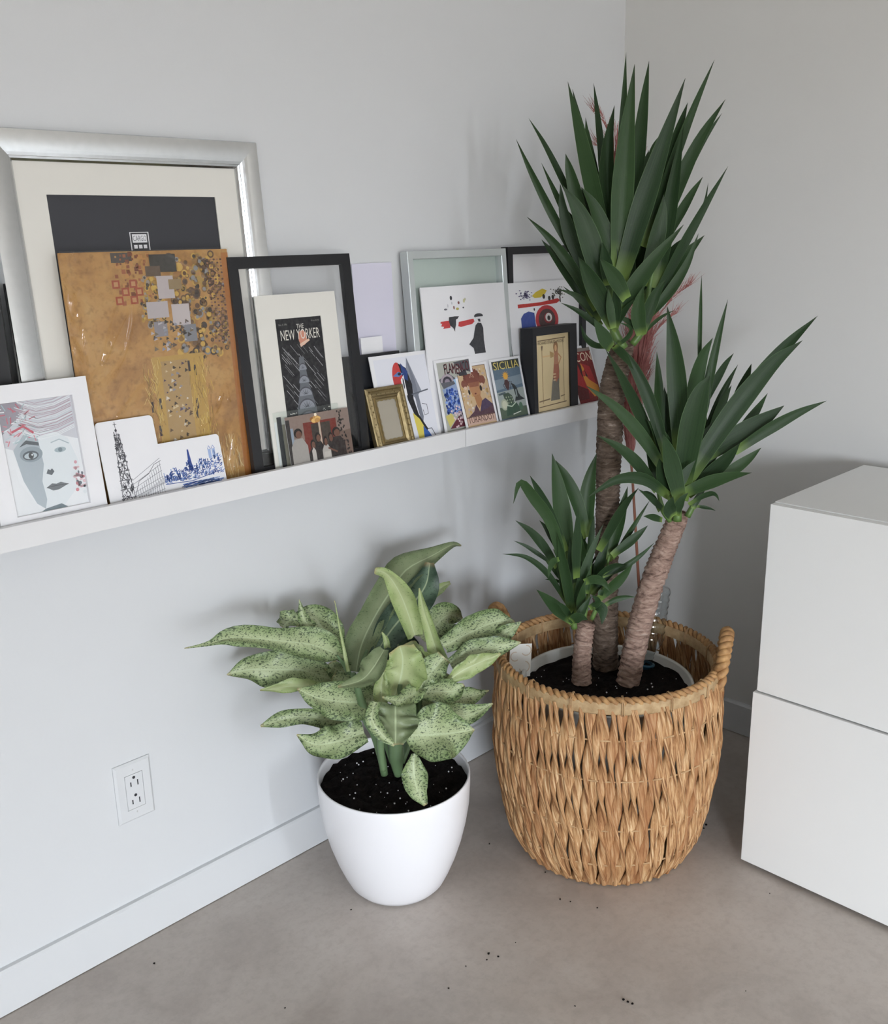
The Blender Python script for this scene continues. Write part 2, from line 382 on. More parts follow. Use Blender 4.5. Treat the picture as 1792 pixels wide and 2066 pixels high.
# --- gold mosaic print in a clear sleeve
t = place('art_print', -1.3335, -.0705, .064, 'gold mosaic patterned print in a crinkled clear sleeve', 'print', thick=.004)
def goldmat():
    m = NT('gold_print', .45, 0, .4); v = m.coord('Object')
    n = m.noise(v, 14, 5, .6, .8); b = m.noise(v, 90, 3, .6)
    c = m.ramp(n, [(.3, '93693d'), (.5, 'b3874f'), (.7, 'bd9761')]); c = m.mix(m.ramp(b, [(.5, .0), (.75, .5)]), c, '6f4a26')
    m.color(c); return m.m
MB().box(-.1455, 0, 0, .1455, .004, .393, .0015).build('print_board', goldmat(), t)
a = Art(-.1455, 0, .1455, .393, -.0002); rnd = random.Random(5)
def many(n, u0, v0, u1, v1, r0, r1, cols, kind='c', jitter=1):
    a.k += 1
    for _ in range(n):
        u, v, r, c = rnd.uniform(u0, u1), rnd.uniform(v0, v1), rnd.uniform(r0, r1), rnd.choice(cols)
        if kind == 'c':
            a.ell(u, v, r, r*.74, c, 12, False)
            if r > .011: a.k += 1; a.ell(u, v, r*.6, r*.44, rnd.choice(cols), 10, False); a.k -= 1
        elif kind == 't': a.poly([(u-r, v-r*.5), (u+r, v), (u-r*.6, v+r*.8)], c, False)
        elif kind == 's': a.rect(u-r, v-r*.74, u+r, v+r*.74, c, False)
        elif kind == 'l': h = rnd.uniform(-.02, .02); a.line([(u, v), (u+h, v-r*3)], .0022, c, False)
a.poly([(.28, .995), (.40, .995), (.40, .955), (.28, .957)], '4b4340')
many(90, .30, .80, .50, .99, .004, .012, ['8a4f33', '9a5a3a', 'b8854c', '7a4630'], 's')
many(230, .62, .55, .95, .98, .008, .026, ['8d6a3c', '5e4433', 'a98a4a', 'c5a04f', '8a8a8e', '6d5137', '3d3029'])
many(90, .42, .70, .56, .90, .006, .02, ['b58d3f', '4c4038', 'c7a552', '9a8f86'])
a.k += 1
for i in range(26):
    for j in range(5):
        a.ell(.86+.022*j, .62+.0135*i, .008, .0045, '5c3f3a' if (i+j) % 2 else '9a7157', 6, False)
a.rect(.955, 0, 1, .985, 'a86c33')
for (u, v) in ((.29, .875), (.39, .875), (.34, .845), (.42, .843), (.30, .812), (.385, .812)):
    a.rect(u-.022, v-.016, u+.022, v+.016, '9c4a30', False); a.k += 1; a.rect(u-.012, v-.009, u+.012, v+.009, 'b98a5f', False); a.k -= 1
a.k += 1
# plain mosaic fields: dark, pale, grey and ochre blocks
a.rect(.50, .915, .66, .985, '2b2826').rect(.47, .90, .56, .94, '5c4a3d').rect(.53, .81, .63, .90, 'b9b0b6').rect(.60, .845, .68, .885, '8f7a5a')
a.rect(.45, .735, .58, .80, 'b4adb4').rect(.60, .70, .71, .785, 'c0b8bd').rect(.48, .66, .56, .72, '8b8791').rect(.66, .63, .74, .70, '7d7f8a')
many(46, .46, .60, .73, .72, .008, .016, ['5a4b42', '8f93a6', '3d3733', 'b7b2bd', '77695a'], 't')
a.rect(.44, .0, .76, .58, 'b5924a').rect(.49, .03, .66, .56, 'a98b5c')
many(110, .50, .05, .65, .56, .006, .013, ['3a2c20', '5a4226', 'cbb893', '8d8a92', '4a3a58', 'd2ccc4'], 't')
for (u, v) in ((.665, .53), (.70, .51), (.46, .39), (.41, .38), (.68, .33), (.44, .28), (.69, .37)): a.rect(u-.007, v-.022, u+.007, v+.022, '33262c', False)
many(130, .38, .06, .48, .58, .006, .014, ['c8a64f', '8a6a34', 'd0b772', 'a98a4a'], 'l'); many(140, .66, .03, .80, .58, .006, .016, ['c9a94c', '8a6a34', 'd8c078', '9d7b3c'], 'l')
many(90, .76, .02, .95, .24, .006, .02, ['c9ad72', '8a6a40', 'd8c69a'], 'l')
a.build('print_image', t)
# sleeve: thin crinkled film with a few raised creases
nx, nz = 120, 150; V = []; Fc = []
creases = [([(.02, .50), (.13, .55), (.25, .68), (.36, .79)], .0030), ([(.36, .79), (.345, .71), (.27, .59), (.14, .495), (.02, .50)], .0030), ([(.20, .36), (.37, .475)], .0016), ([(.70, .27), (.80, .33), (.875, .42), (.89, .36)], .0022), ([(.12, .52), (.30, .82)], .0012), ([(.62, .985), (.74, .93), (.84, .88)], .0016), ([(.86, .10), (.90, .2), (.88, .05)], .002)]
CP = []
for pts, hgt in creases:
    cc = catmull([(u*.294-.147, 0, v*.395) for u, v in pts], 40); CP += [(p.x, p.z, hgt) for p in cc]
CP = np.array(CP)
for j in range(nz+1):
    for i in range(nx+1):
        x = -.147+.294*i/nx; z = .395*j/nz
        e = max(0, 1-i/nx*7)*(1 if z > .15 else .2)
        y = -.0018-.0010*noise.noise(Vector((x*16, z*12, 1)))-.0004*noise.noise(Vector((x*60+z*30, z*40, 4)))-e*.010*abs(noise.noise(Vector((x*70, z*22, 9))))
        d2 = (CP[:, 0]-x)**2+(CP[:, 1]-z)**2; k = int(d2.argmin()); y -= CP[k, 2]*math.exp(-d2[k]/(.0026**2))
        V.append((x, min(y, -.0009), z))
for j in range(nz):
    for i in range(nx): q = j*(nx+1)+i; Fc.append((q, q+1, q+nx+2, q+nx+1))
mesh('clear_sleeve', V, Fc, M_film, t, True)

# --- white frame with a blue grey portrait print
t = place('framed_picture', -1.5545, -.104, .125, 'white frame holding a pale blue grey portrait print at the ledge end', 'picture frame', thick=.014)
moulding(.162, .214, [(0, .014), (0, 0), (.025, 0), (.0255, .001), (.0255, .008)], M_white, t)
sheet(-.06, .02, .06, .195, .0065, .002, M_card, t, 'backing')
a = Art(-.0557, .0255, .0557, .1885, .0060); rnd = random.Random(2)
a.rect(0, 0, 1, 1, 'e9ecef'); a.poly([(0, 1), (0, .62), (.2, .56), (.45, .60), (.75, .66), (1, .6), (1, 1)], 'cbcdd4')
a.poly([(.12, .58), (.3, .72), (.62, .73), (.86, .62), (.95, .4), (.86, .15), (.66, .02), (.40, .02), (.22, .2)], 'dfe6ea')
a.poly([(.12, .58), (.3, .72), (.46, .66), (.48, .42), (.42, .27), (.44, .1), (.40, .02), (.30, .08), (.18, .3)], 'a9b5bd')
a.poly([(0, 1), (0, .72), (.16, .8), (.35, .92), (.3, 1)], '938d98')
a.k += 1
for k in range(26):
    v0 = .66+.013*k; c = rnd.choice(['e9eef1', 'c9d3d9', 'b3a0ae', 'dfe6ea', 'a98d9a'])
    a.line([(.25+.03*math.sin(k), v0+.06), (.5, v0-.015+.01*math.sin(k*2)), (.75, v0), (.98, v0+.05)], .006, c, False)
for _ in range(50): u, v = rnd.uniform(.0, .42), rnd.uniform(.66, .96); a.line([(u, v), (u+rnd.uniform(-.1, .1), v+rnd.uniform(-.06, .06))], .009, rnd.choice(['d8e2e6', 'b9ccd2', 'e8eef0', 'c25a6c', 'cf7c8a', '9db7bd']), False)
a.line([(.14, .74), (.3, .78), (.42, .71)], .02, 'c0485c')
a.poly([(.2, .6), (.3, .655), (.46, .62), (.46, .59), (.3, .62)], '3d4850')
a.ell(.34, .525, .15, .07, '8b99a2').ell(.33, .515, .105, .042, '39454e').ell(.33, .512, .085, .028, 'b8c6cc').ell(.335, .513, .035, .03, '20282e', 12).ell(.35, .52, .01, .009, 'eef4f5', 8)
a.line([(.62, .6), (.74, .62), (.86, .57)], .01, 'a7b7bf'); a.ell(.73, .525, .08, .024, 'a3b4bc').ell(.73, .525, .03, .02, '6f818a', 12)
a.poly([(.49, .33), (.56, .31), (.60, .34), (.575, .37), (.55, .355), (.52, .37)], '4b565e')
a.poly([(.46, .205), (.54, .235), (.60, .225), (.66, .235), (.76, .205), (.62, .17), (.54, .17)], '5a6168'); a.line([(.46, .204), (.6, .21), (.76, .205)], .006, '2f353b')
a.poly([(0, 0), (.34, 0), (.2, .2), (.12, .3), (.1, .42), (0, .4)], 'e6e9ec'); a.poly([(.40, .02), (.34, 0), (.7, 0), (.62, .04)], '5d6f78')
for _ in range(34): u, v = rnd.uniform(.86, .99), rnd.uniform(.1, .42); a.ell(u, v, rnd.uniform(.012, .03), rnd.uniform(.008, .02), rnd.choice(['d29aa6', 'e3c0c6', 'c97b86', '5c6570', 'dfe5e8']), 8, False)
a.build('portrait_print', t)
sheet(-.057, .024, .057, .190, .0025, .0012, M_glass, t, 'glass')

# --- cards in front of the gold print
def card(x, W, H, yb, lean, label, name='art_card', th=.0012, cat='card', corner=0, roll=0, group=None):
    t = place(name, x, yb, lean, label, cat, thick=th, roll=roll, half=W/2, group=group)
    P = []
    if corner:
        for cx, cz, a0 in ((W/2-corner, corner, -PI/2), (W/2-corner, H-corner, 0), (-W/2+corner, H-corner, PI/2), (-W/2+corner, corner, PI)):
            P += [(cx+corner*math.cos(a0+PI/2*k/5), cz+corner*math.sin(a0+PI/2*k/5)) for k in range(6)]
    else: P = [(-W/2, 0), (W/2, 0), (W/2, H), (-W/2, H)]
    n = len(P); mesh('paper', [(x, 0, z) for x, z in P]+[(x, th, z) for x, z in P], [list(range(n)), list(range(2*n-1, n-1, -1))]+[[i, n+i, n+(i+1) % n, (i+1) % n] for i in range(n)], M_card, t)
    return t
t = card(-1.417, .098, .1425, -.1, .208, 'tall white card with a grey ink sketch of a church tower', corner=.007)
a = Art(-.049, 0, .049, .1425, -.0002); rnd = random.Random(8); G = '55565c'
cx = .33
for k in range(9):
    v0, v1 = .04+.1*k, .04+.1*(k+1); w0 = .115*(1-.085*k); w1 = w0*.93
    if k < 8:
        for s in (-1, 1): a.line([(cx+s*w0, v0), (cx+s*w1, v1)], .007, G, False)
        a.line([(cx-w0*1.15, v1), (cx+w0*1.15, v1)], .007, '3c3d44', False)
        for _ in range(26): u, v = cx+rnd.uniform(-w0, w0), rnd.uniform(v0, v1); a.line([(u, v), (u+rnd.uniform(-.03, .03), v+rnd.uniform(.01, .05))], .008, rnd.choice(['3c3d44', '4b4c53', '6b6c73']), False)
        a.line([(cx-w0*.3, v0+.02), (cx-w0*.3, v0+.06), (cx, v0+.08), (cx+w0*.3, v0+.06), (cx+w0*.3, v0+.02)], .006, G, False)
a.line([(cx, .84), (cx, .985)], .006, '3c3d44', False); a.line([(cx-.03, .955), (cx+.03, .955)], .006, '3c3d44', False); a.ell(cx, .89, .02, .016, '4a4b51', 10, False)
for k in range(7): a.line([(.44, .05+.045*k), (.98, .09+.07*k)], .005, '8c8d93', False)
for k in range(12): u = .5+.042*k; a.line([(u, .06), (u, .2+.024*k)], .005, '7b7c83', False); a.line([(u, .1+.01*k), (u+.02, .12+.01*k), (u+.02, .15+.012*k)], .007, '9a9ba1', False)
a.line([(.44, .14), (.55, .3), (.74, .36), (.86, .45), (.99, .48)], .006, G, False); a.line([(0, .02), (.98, .1)], .004, '9a9ba1', False)
a.build('ink_sketch', t)
t = card(-1.318, .128, .0945, -.0975, .208, 'small white card with a blue ink drawing of a riverside town', corner=.006)
a = Art(-.064, 0, .064, .0945, -.0002); Bc = ['2b4c96', '3f62ab', '5a7cc0', '1f3a7c', '86a0d2']
a.k += 1
for k in range(420):
    u = rnd.uniform(.1, .97); top = .44+.2*u+.05*math.sin(u*30); v = rnd.uniform(.3, top); h = rnd.uniform(.02, .07)
    if rnd.random() < .5: a.rect(u, v, u+.012, v+h, rnd.choice(Bc), False)
    else: a.line([(u, v), (u+.03, v+h*.3)], .012, rnd.choice(Bc), False)
a.poly([(.48, .45), (.5, .82), (.52, .82), (.545, .45)], '24418a', False)
for u in (.80, .86): a.rect(u, .6, u+.045, .76, '9fb3da', False); a.line([(u, .76), (u+.022, .82), (u+.045, .76)], .012, '5a7cc0', False)
for k in range(120): u = rnd.uniform(.3, .85); v = rnd.uniform(.08, .24); a.line([(u, v), (u+rnd.uniform(.06, .14), v+.01)], .014, rnd.choice(Bc), False)
a.line([(.1, .3), (.5, .27), (.95, .36)], .012, '2b4c96', False)
a.build('ink_drawing', t)

# --- black frame with glass only
t = place('framed_picture', -1.0585, -.088, .1038, 'black glass frame standing behind the matted magazine cover', 'picture frame', thick=.010)
moulding(.2655, .3795, [(0, .0105), (0, 0), (.0195, 0), (.0195, .0105), (.0, .0105)], M_black, t)
sheet(-.116, .017, .116, .362, .004, .002, M_glass, t, 'glass')
# --- matted cover
t = place('matted_print', -1.0615, -.0917, .106, 'cream matted magazine cover with a night city design leaning on glass', 'print', thick=.0025)
ring(-.088, 0, .088, .3145, -.0505, .042, .0505, .2725, 0, .0022, M_matb, t, 'mat')
sheet(-.06, .03, .06, .29, .0016, .0006, M_card, t, 'backing')
a = Art(-.0505, .042, .0505, .2725, .0014); rnd = random.Random(4)
a.rect(0, 0, 1, 1, '1c1c20'); a.k += 1
for _ in range(75):
    u, v, L = rnd.uniform(0, .9), rnd.uniform(.05, .8), rnd.uniform(.05, .13); u1 = min(.995, u+L*1.5); a.line([(u, v), (u1, v-(u1-u)*.55)], .004, rnd.choice(['8f8f92', 'a8a8aa', '6c6c70']), False)
for _ in range(46): u, v = rnd.choice([rnd.uniform(.02, .3), rnd.uniform(.68, .97)]), rnd.uniform(.03, .3); a.rect(u, v, u+.02, v+.008, 'c9c7c0', False)
a.poly([(.22, 0), (.26, .3), (.38, .5), (.42, .70), (.52, .70), (.57, .5), (.68, .3), (.74, 0)], '63666d')
for k in range(5):
    v = .2+.1*k; wv = .22-.032*k; a.ell(.475, v, wv, .085-.008*k, '4a4d54', 14, True, 0, PI); a.ell(.475, v, wv*.9, .072-.007*k, '888c94', 14, True, 0, PI); a.k += 1
    for j in range(7): th = PI*(j+.5)/7; a.poly([(.475+wv*.2*math.cos(th-.3), v+.012*math.sin(th)), (.475+wv*.86*math.cos(th), v+(.068-.007*k)*math.sin(th)), (.475+wv*.2*math.cos(th+.3), v+.012*math.sin(th))], '3a3d43', False)
a.rect(.2, .0, .76, .13, '2b2d32')
for k in range(5): a.rect(.22, .012+.024*k, .34, .022+.024*k, '8d9097', False); a.rect(.62, .012+.024*k, .74, .022+.024*k, '8d9097', False)
for u in (.40, .48, .56): a.rect(u-.02, .01, u+.02, .12, '9a9da4', False)
a.ell(.55, .845, .095, .058, 'c98872', 18).poly([(.47, .80), (.68, .835), (.70, .82), (.49, .775)], 'd9b9a4')
a.build('cover_print', t)
text('THE', (-.006, .2535, .010, .2615), 'd6d4cb', t)
text('NEW YORKER', (-.042, .2345, .044, .2525), 'd9d6cc', t)
text('Nov. 4, 1996', (-.044, .260, -.026, .264), '9a9994', t); text('Price $2.95', (.028, .2635, .046, .267), '8a8984', t)
# --- acrylic photo block with a family snapshot
t = place('photo_block', -1.0665, -.1003, .12, 'clear acrylic photo block behind the family snapshot', 'photo holder', thick=.008)
MB().box(-.077, 0, 0, .066, .006, .113, .0008).build('acrylic_block', M_gglass, t)
MB().box(-.069, .0062, .001, -.06, .0072, .104).build('black_edge', M_dark, t)
MB().box(-.059, .0062, .001, .0655, .0072, .09).build('backing_card', M_taupe, t)
MB().box(-.0745, .0073, .0, -.0705, .0082, .112).build('white_slip', M_card, t)
t = place('photograph', -1.055, -.1085, .15, 'family snapshot of people in a dining room leaning on acrylic block', 'photo', thick=.001)
MB().box(-.072, 0, 0, .072, .0006, .104).build('photo_paper', M_card, t)
a = Art(-.072, 0, .072, .104, -.0002); rnd = random.Random(6)
a.rect(0, 0, 1, 1, '6d5a50').poly([(0, .55), (1, .62), (1, 1), (0, 1)], '84736a').rect(.0, .12, .06, .95, '33302f').rect(.06, .1, .1, .8, '8a96a4', False)
a.rect(.26, .32, .78, .86, '6e2c22').rect(.38, .3, .50, .82, '3b332e').rect(.53, .3, .68, .82, '403831').rect(.495, .3, .525, .85, 'b7a594')
for (u, v) in ((.42, .9), (.47, .92), (.5, .9), (.44, .87), (.49, .87)): a.ell(u, v, .045, .04, rnd.choice(['b98a4c', 'd8b06a', '8f5e2e']), 12)
a.ell(.47, .97, .02, .03, 'e8dcc4')
for k in range(46): v = rnd.uniform(.1, .98); a.ell(.82+.1*(1-v)+rnd.uniform(-.03, .06), v, .012, .02, '241f1c', 7, k == 0)
def pers(u, h, w, top, skin='6a4a3c', hair='1d1715'):
    a.poly([(u-w, 0), (u-w*.95, h*.62), (u-w*.45, h*.78), (u+w*.45, h*.78), (u+w*.95, h*.6), (u+w, 0)], top); a.ell(u, h*.9, w*.5, .085, hair, 14); a.ell(u+w*.06, h*.87, w*.36, .065, skin, 14)
pers(.76, .68, .13, '2b2220'); pers(.66, .6, .08, '2a2423'); pers(.46, .64, .09, '241f1e'); pers(.165, .78, .13, '9a9691'); pers(.37, .52, .08, '2a2525'); a.poly([(.34, .0), (.34, .36), (.37, .42), (.40, .36), (.41, 0)], 'b5b0aa')
pers(.57, .54, .07, 'aca7a1'); a.poly([(.50, 0), (.53, .3), (.62, .3), (.66, 0)], 'b9b4ad'); a.line([(.6, .36), (.74, .26)], .03, '6a4a3c')
a.build('photo_image', t)
# --- papers between the frames
t = card(-.8325, .103, .358, -.02, .0437, 'plain lilac sheet of paper behind the small dark frame', name='paper_sheet', cat='paper', th=.0006); t.children[0].data.materials[0] = M_lilac
t = card(-.855, .056, .218, -.036, .07, 'plain small white card rising above the small dark frame', name='blank_card', th=.001)
t = place('framed_picture', -.868, -.058, .1, 'small dark frame showing between the black frame and bird card', 'picture frame', thick=.016)
moulding(.138, .187, [(0, .014), (0, 0), (.018, 0), (.018, .01)], M_black2, t); sheet(-.06, .01, .06, .178, .008, .004, M_dark, t, 'backing')
# --- bird card
t = card(-.809, .156, .1875, -.09, .2375, 'white card printed with an abstract red and blue bird shape', th=.0015)
a = Art(-.078, 0, .078, .1875, -.0002)
a.rect(.06, .03, .95, .96, 'dfe1ea').poly([(.62, .95), (.52, .62), (.66, .5), (.78, .58)], '8a8f9c')
a.poly([(.62, .95), (.70, .7), (.74, .3), (.70, .2), (.66, .4)], '767b88')
a.ell(.43, .74, .1, .17, 'c23f3d', 24).poly([(.33, .74), (.35, .62), (.40, .55), (.46, .6), (.44, .78)], 'b93a3b')
a.poly([(.46, .90), (.58, .84), (.64, .66), (.62, .5), (.66, .33), (.78, .16), (.74, .12), (.6, .3), (.52, .5), (.5, .75)], '17181f')
a.poly([(.5, .9), (.6, .8), (.58, .7), (.5, .74)], '26407c').poly([(.46, .72), (.52, .77), (.53, .55), (.47, .55)], 'e9e8ea').ell(.5, .68, .012, .06, '30343f', 12).poly([(.34, .77), (.44, .81), (.52, .785), (.44, .755)], '5d7fb8').ell(.455, .785, .03, .016, '1d222e', 12)
a.line([(.6, .55), (.9, .58)], .014, '5a5f6b')
a.poly([(.56, .36), (.66, .28), (.76, .12), (.74, .02), (.6, .02)], 'd6c65a').poly([(.7, .2), (.78, .13), (.84, .05), (.83, .02), (.68, .02)], '2f5ca8')
a.line([(.75, .44), (.83, .42), (.83, .32), (.76, .31), (.75, .37)], .007, '2d3140'); a.line([(.74, .16), (.84, .16), (.9, .06), (.82, .01)], .009, '20242f')
a.build('bird_print', t)
# --- small ornate gilt frame
t = place('framed_picture', -.8695, -.1075, .3, 'small ornate gilt frame with an empty beige centre', 'picture frame', thick=.012)
W, H = .1, .1285
fr = moulding(W, H, [(0, .012), (0, .002), (.002, 0), (.0055, -.0005), (.0075, .002), (.012, .0005), (.015, .001), (.018, .0035), (.0195, .0035), (.0205, .001), (.022, .002), (.0225, .006)], M_gilt, t)
orn = MB(); rnd = random.Random(9)
for s in range(4):
    L = H if s % 2 == 0 else W; n = int(L/.0042)
    for k in range(n):
        d = .0035+.0095*((k % 3)/2); u = .006+(L-.012)*k/(n-1); r = rnd.uniform(.0009, .0019)
        x, z = ((-W/2+d, u), (-W/2+u, H-d), (W/2-d, u), (-W/2+u, d))[s]
        bm = bmesh.new(); bmesh.ops.create_icosphere(bm, subdivisions=1, radius=r); bmesh.ops.translate(bm, verts=bm.verts, vec=(x, .0, z)); orn.bm(bm)
o = orn.build('carved_ornament', M_gilt, t, True); tag(o, kind='stuff')
bk = sheet(-.03, .018, .03, H-.018, .006, .003, M_taupe, t, 'backing')
sc = MB(); N = 44
for s, (ax, az, bx, bz, nxx, nzz) in enumerate(((-.0275, .0225, -.0275, .106, 1, 0), (.0275, .0225, .0275, .106, -1, 0), (-.0275, .106, .0275, .106, 0, -1), (-.0275, .0225, .0275, .0225, 0, 1))):
    b = len(sc.V)
    for k in range(N+1):
        f = k/N; w = .0026+.0019*abs(math.sin(f*PI*(7 if s < 2 else 5)))
        sc.V += [(ax+(bx-ax)*f, .0044, az+(bz-az)*f), (ax+(bx-ax)*f+nxx*w, .0046, az+(bz-az)*f+nzz*w)]
    sc.F += [[b+2*k, b+2*k+1, b+2*k+3, b+2*k+2] for k in range(N)]
sc.build('scalloped_edge', M_gilt, t)
# --- pale silver frame with green glass
t = place('framed_picture', -.6125, -.06, .082, 'pale silver frame with greenish glass behind the white figure print', 'picture frame', thick=.022)
moulding(.296, .3775, [(0, .022), (0, .001), (.001, 0), (.0145, 0), (.0155, .001), (.0155, .022)], M_sil2, t)
sheet(-.134, .013, .134, .365, .010, .002, M_gglass, t, 'glass'); sheet(-.134, .013, .134, .365, .0195, .002, M_backing, t, 'backing')
# --- black frame in the corner
t = place('framed_picture', -.311, -.036, .0328, 'black frame with a white mat standing nearest the wall corner', 'picture frame', thick=.02)
moulding(.282, .38, [(0, .02), (0, 0), (.0165, 0), (.0165, .012)], M_black2, t)
sheet(-.128, .012, .128, .368, .009, .003, M_card, t, 'mat')
# --- figure print
t = card(-.6125, .252, .3085, -.0765, .115, 'large white print with a dark cloaked figure and red blocks', name='art_print', cat='print', th=.003)
a = Art(-.126, 0, .126, .3085, -.0003, (.52, .5)); K = '3a3b40'
for (u, v, w, h, c) in ((.335, .80, .014, .03, '33343a'), (.42, .73, .012, .02, '7d4a48'), (.34, .73, .006, .02, 'b9b9c0'), (.485, .75, .012, .028, 'c6c39a'), (.50, .77, .008, .02, 'b8b89a'), (.40, .65, .018, .018, 'b9ac5a'), (.36, .67, .008, .024, '7a3f3d'), (.47, .66, .01, .012, '55565e'), (.26, .655, .02, .013, '6f6f77'), (.29, .7, .006, .024, 'c4c4ca')): a.ell(u, v, w, h, c, 10)
a.poly([(.19, .50), (.29, .505), (.30, .47), (.295, .41), (.21, .405), (.225, .43), (.19, .44), (.205, .47), (.185, .48)], 'c03d3f')
a.poly([(.40, .475), (.58, .50), (.59, .46), (.56, .43), (.42, .405), (.39, .42)], 'c03d3f')
a.poly([(.29, .55), (.36, .555), (.41, .55), (.39, .52), (.37, .51), (.365, .44), (.35, .39), (.345, .35), (.33, .4), (.295, .44), (.285, .5)], K)
a.ell(.645, .53, .055, .035, K, 18).poly([(.60, .52), (.63, .47), (.66, .47), (.7, .52)], 'e0e0e4').poly([(.63, .49), (.66, .49), (.665, .45), (.64, .45)], K)
a.poly([(.63, .44), (.67, .43), (.69, .36), (.685, .2), (.695, .02), (.56, .02), (.55, .1), (.5, .16), (.56, .24), (.585, .36), (.60, .41)], K)
a.build('figure_print', t)
# --- red and blue print
t = card(-.3545, .218, .305, -.0715, .14, 'white print with a red bar, yellow blob and blue dome', name='art_print', cat='print', th=.003)
a = Art(-.109, 0, .109, .305, -.0003, (.488, .538)); rnd = random.Random(12); a.k += 1
for _ in range(70): r = rnd.gauss(0, .05); th = rnd.uniform(0, 6.28); a.ell(.28+r*1.3*math.cos(th), .775+r*.8*math.sin(th), .013, .008, rnd.choice(['51496f', '6e688c', '8d88a6']), 7, False)
for _ in range(80): r = rnd.gauss(0, .05); th = rnd.uniform(0, 6.28); a.ell(.83+r*1.3*math.cos(th), .79+r*.8*math.sin(th), .012, .008, rnd.choice(['3c3b38', '5a5a55', '7b7b70']), 7, False)
a.poly([(.38, .76), (.45, .81), (.56, .85), (.63, .82), (.60, .78), (.52, .73), (.42, .73)], 'd0b83a')
a.poly([(.14, .66), (.5, .665), (.8, .70), (.84, .67), (.78, .635), (.5, .62), (.14, .61)], 'b8322f'); a.rect(.83, .645, .85, .73, '2c2320')
for u, v in ((.57, .74), (.66, .71), (.72, .72)): a.ell(u, v, .022, .034, '2c2726', 10)
a.ell(.59, .42, .19, .2, 'b1343a', 26).ell(.59, .42, .14, .15, '4f3a3a', 22).ell(.61, .44, .07, .075, '8d2f34', 18).ell(.62, .45, .055, .06, 'ddd8d6', 16).ell(.62, .44, .025, .035, '2a2525', 10)
a.poly([(.17, .3), (.17, .47), (.22, .53), (.3, .555), (.39, .53), (.40, .3)], '3a4d92'); a.ell(.395, .575, .012, .02, '262326', 8)
a.build('abstract_print', t)
# --- black shadow box
t = place('shadow_box', -.3755, -.1075, .05, 'deep black box frame with a buff print of a robed figure', 'picture frame', thick=.035)
W, H = .158, .206; fx0, fz0, fx1, fz1 = -.066, .018, .0525, .188
m = MB()
for y, (x0, z0, x1, z1) in ((.035, (-W/2, 0, W/2, H)), (0, (-W/2, 0, W/2, H)), (0, (fx0, fz0, fx1, fz1)), (.006, (fx0, fz0, fx1, fz1))): m.V += [(x0, y, z0), (x1, y, z0), (x1, y, z1), (x0, y, z1)]
for r in range(3): m.F += [[r*4+k, r*4+(k+1) % 4, r*4+4+(k+1) % 4, r*4+4+k] for k in range(4)]
m.F.append([0, 1, 2, 3]); m.build('frame', M_black2, t)
sheet(fx0-.002, fz0-.002, fx1+.002, fz1+.002, .0045, .002, M_bcard, t, 'print_board')
a = Art(fx0, fz0, fx1, fz1, .0042); bc = '6b5640'
a.line([(.07, .06), (.90, .08)], .012, bc).line([(.07, .93), (.9, .94)], .012, bc).line([(.83, .08), (.83, .93)], .006, bc)
a.line([(.19, .1), (.19, .87)], .009, '8a6c48').poly([(.16, .86), (.22, .86), (.2, .8), (.18, .8)], '6b5640')
a.poly([(.42, .12), (.47, .34), (.53, .52), (.54, .62), (.68, .62), (.70, .5), (.68, .3), (.70, .12)], '6f6b60').poly([(.50, .42), (.54, .62), (.68, .62), (.69, .42), (.60, .36)], '9b5f4a')
a.poly([(.54, .6), (.55, .8), (.66, .8), (.68, .6)], 'a9765a').ell(.60, .83, .07, .07, '8e6844', 16).ell(.60, .81, .035, .045, 'c99f74', 12)
a.line([(.56, .74), (.4, .72), (.2, .72)], .022, 'cfae80').line([(.66, .74), (.76, .68), (.68, .6)], .02, 'b5875c').poly([(.42, .78), (.54, .75), (.53, .7), (.44, .69)], 'a98a5c')
a.k += 1
for k in range(9): a.rect(.51+.03*(k % 3), .46-.04*(k//3), .53+.03*(k % 3), .48-.04*(k//3), 'd9c49a', False)
a.line([(.07, .135), (.4, .15)], .018, '7d6a50', False).line([(.72, .16), (.85, .17)], .014, '7d6a50', False)
a.build('print_image', t)
text('RICHARD STRAUSS-WOCHE', (fx0+.009, fz0+.1495, fx0+.101, fz0+.1565), '4d3f31', t)
# --- postcards
def postcard(x, yb, lean, label, bg, roll=0, vm=(.1, .9)): 
    t = card(x, .1015, .151, yb, lean, label, 'postcard', .0012, 'postcard', roll=roll, group='vintage poster postcards')
    a = Art(-.0445, .0055, .0445, .1455, -.0002, vm); a.rect(0, -.1, 1, 1, bg); return t, a
t, a = postcard(-.671, -.0960, .215, 'flamenco postcard with blue swirls and a polka dot skirt', 'aeb0a8'); rnd = random.Random(21)
t.scale = (1.08, 1, 1.09)
a.poly([(.0, .75), (.3, .83), (.55, .72), (.5, .55), (.1, .6)], '5d5e66').ell(.24, .70, .2, .12, 'a99da6', 18, True, 0, PI).ell(.24, .70, .14, .085, '3a3540', 16, True, 0, PI).ell(.24, .70, .08, .05, '8d8290', 12, True, 0, PI)
a.poly([(.5, .98), (1, 1), (1, .8), (.7, .86)], '55565c').poly([(.6, .8), (.85, .86), (.9, .7), (.7, .68)], '3a3a40')
a.poly([(.05, .6), (.5, .66), (.62, .45), (.55, .2), (.2, .22)], '8ea0c0'); a.k += 1
for _ in range(120): a.ell(rnd.uniform(.1, .52), rnd.uniform(.22, .58), rnd.uniform(.01, .045), rnd.uniform(.01, .03), rnd.choice(['2f4fa8', '3c63bd', '5c7fd0', '24408c', '86a3da']), 8, False)
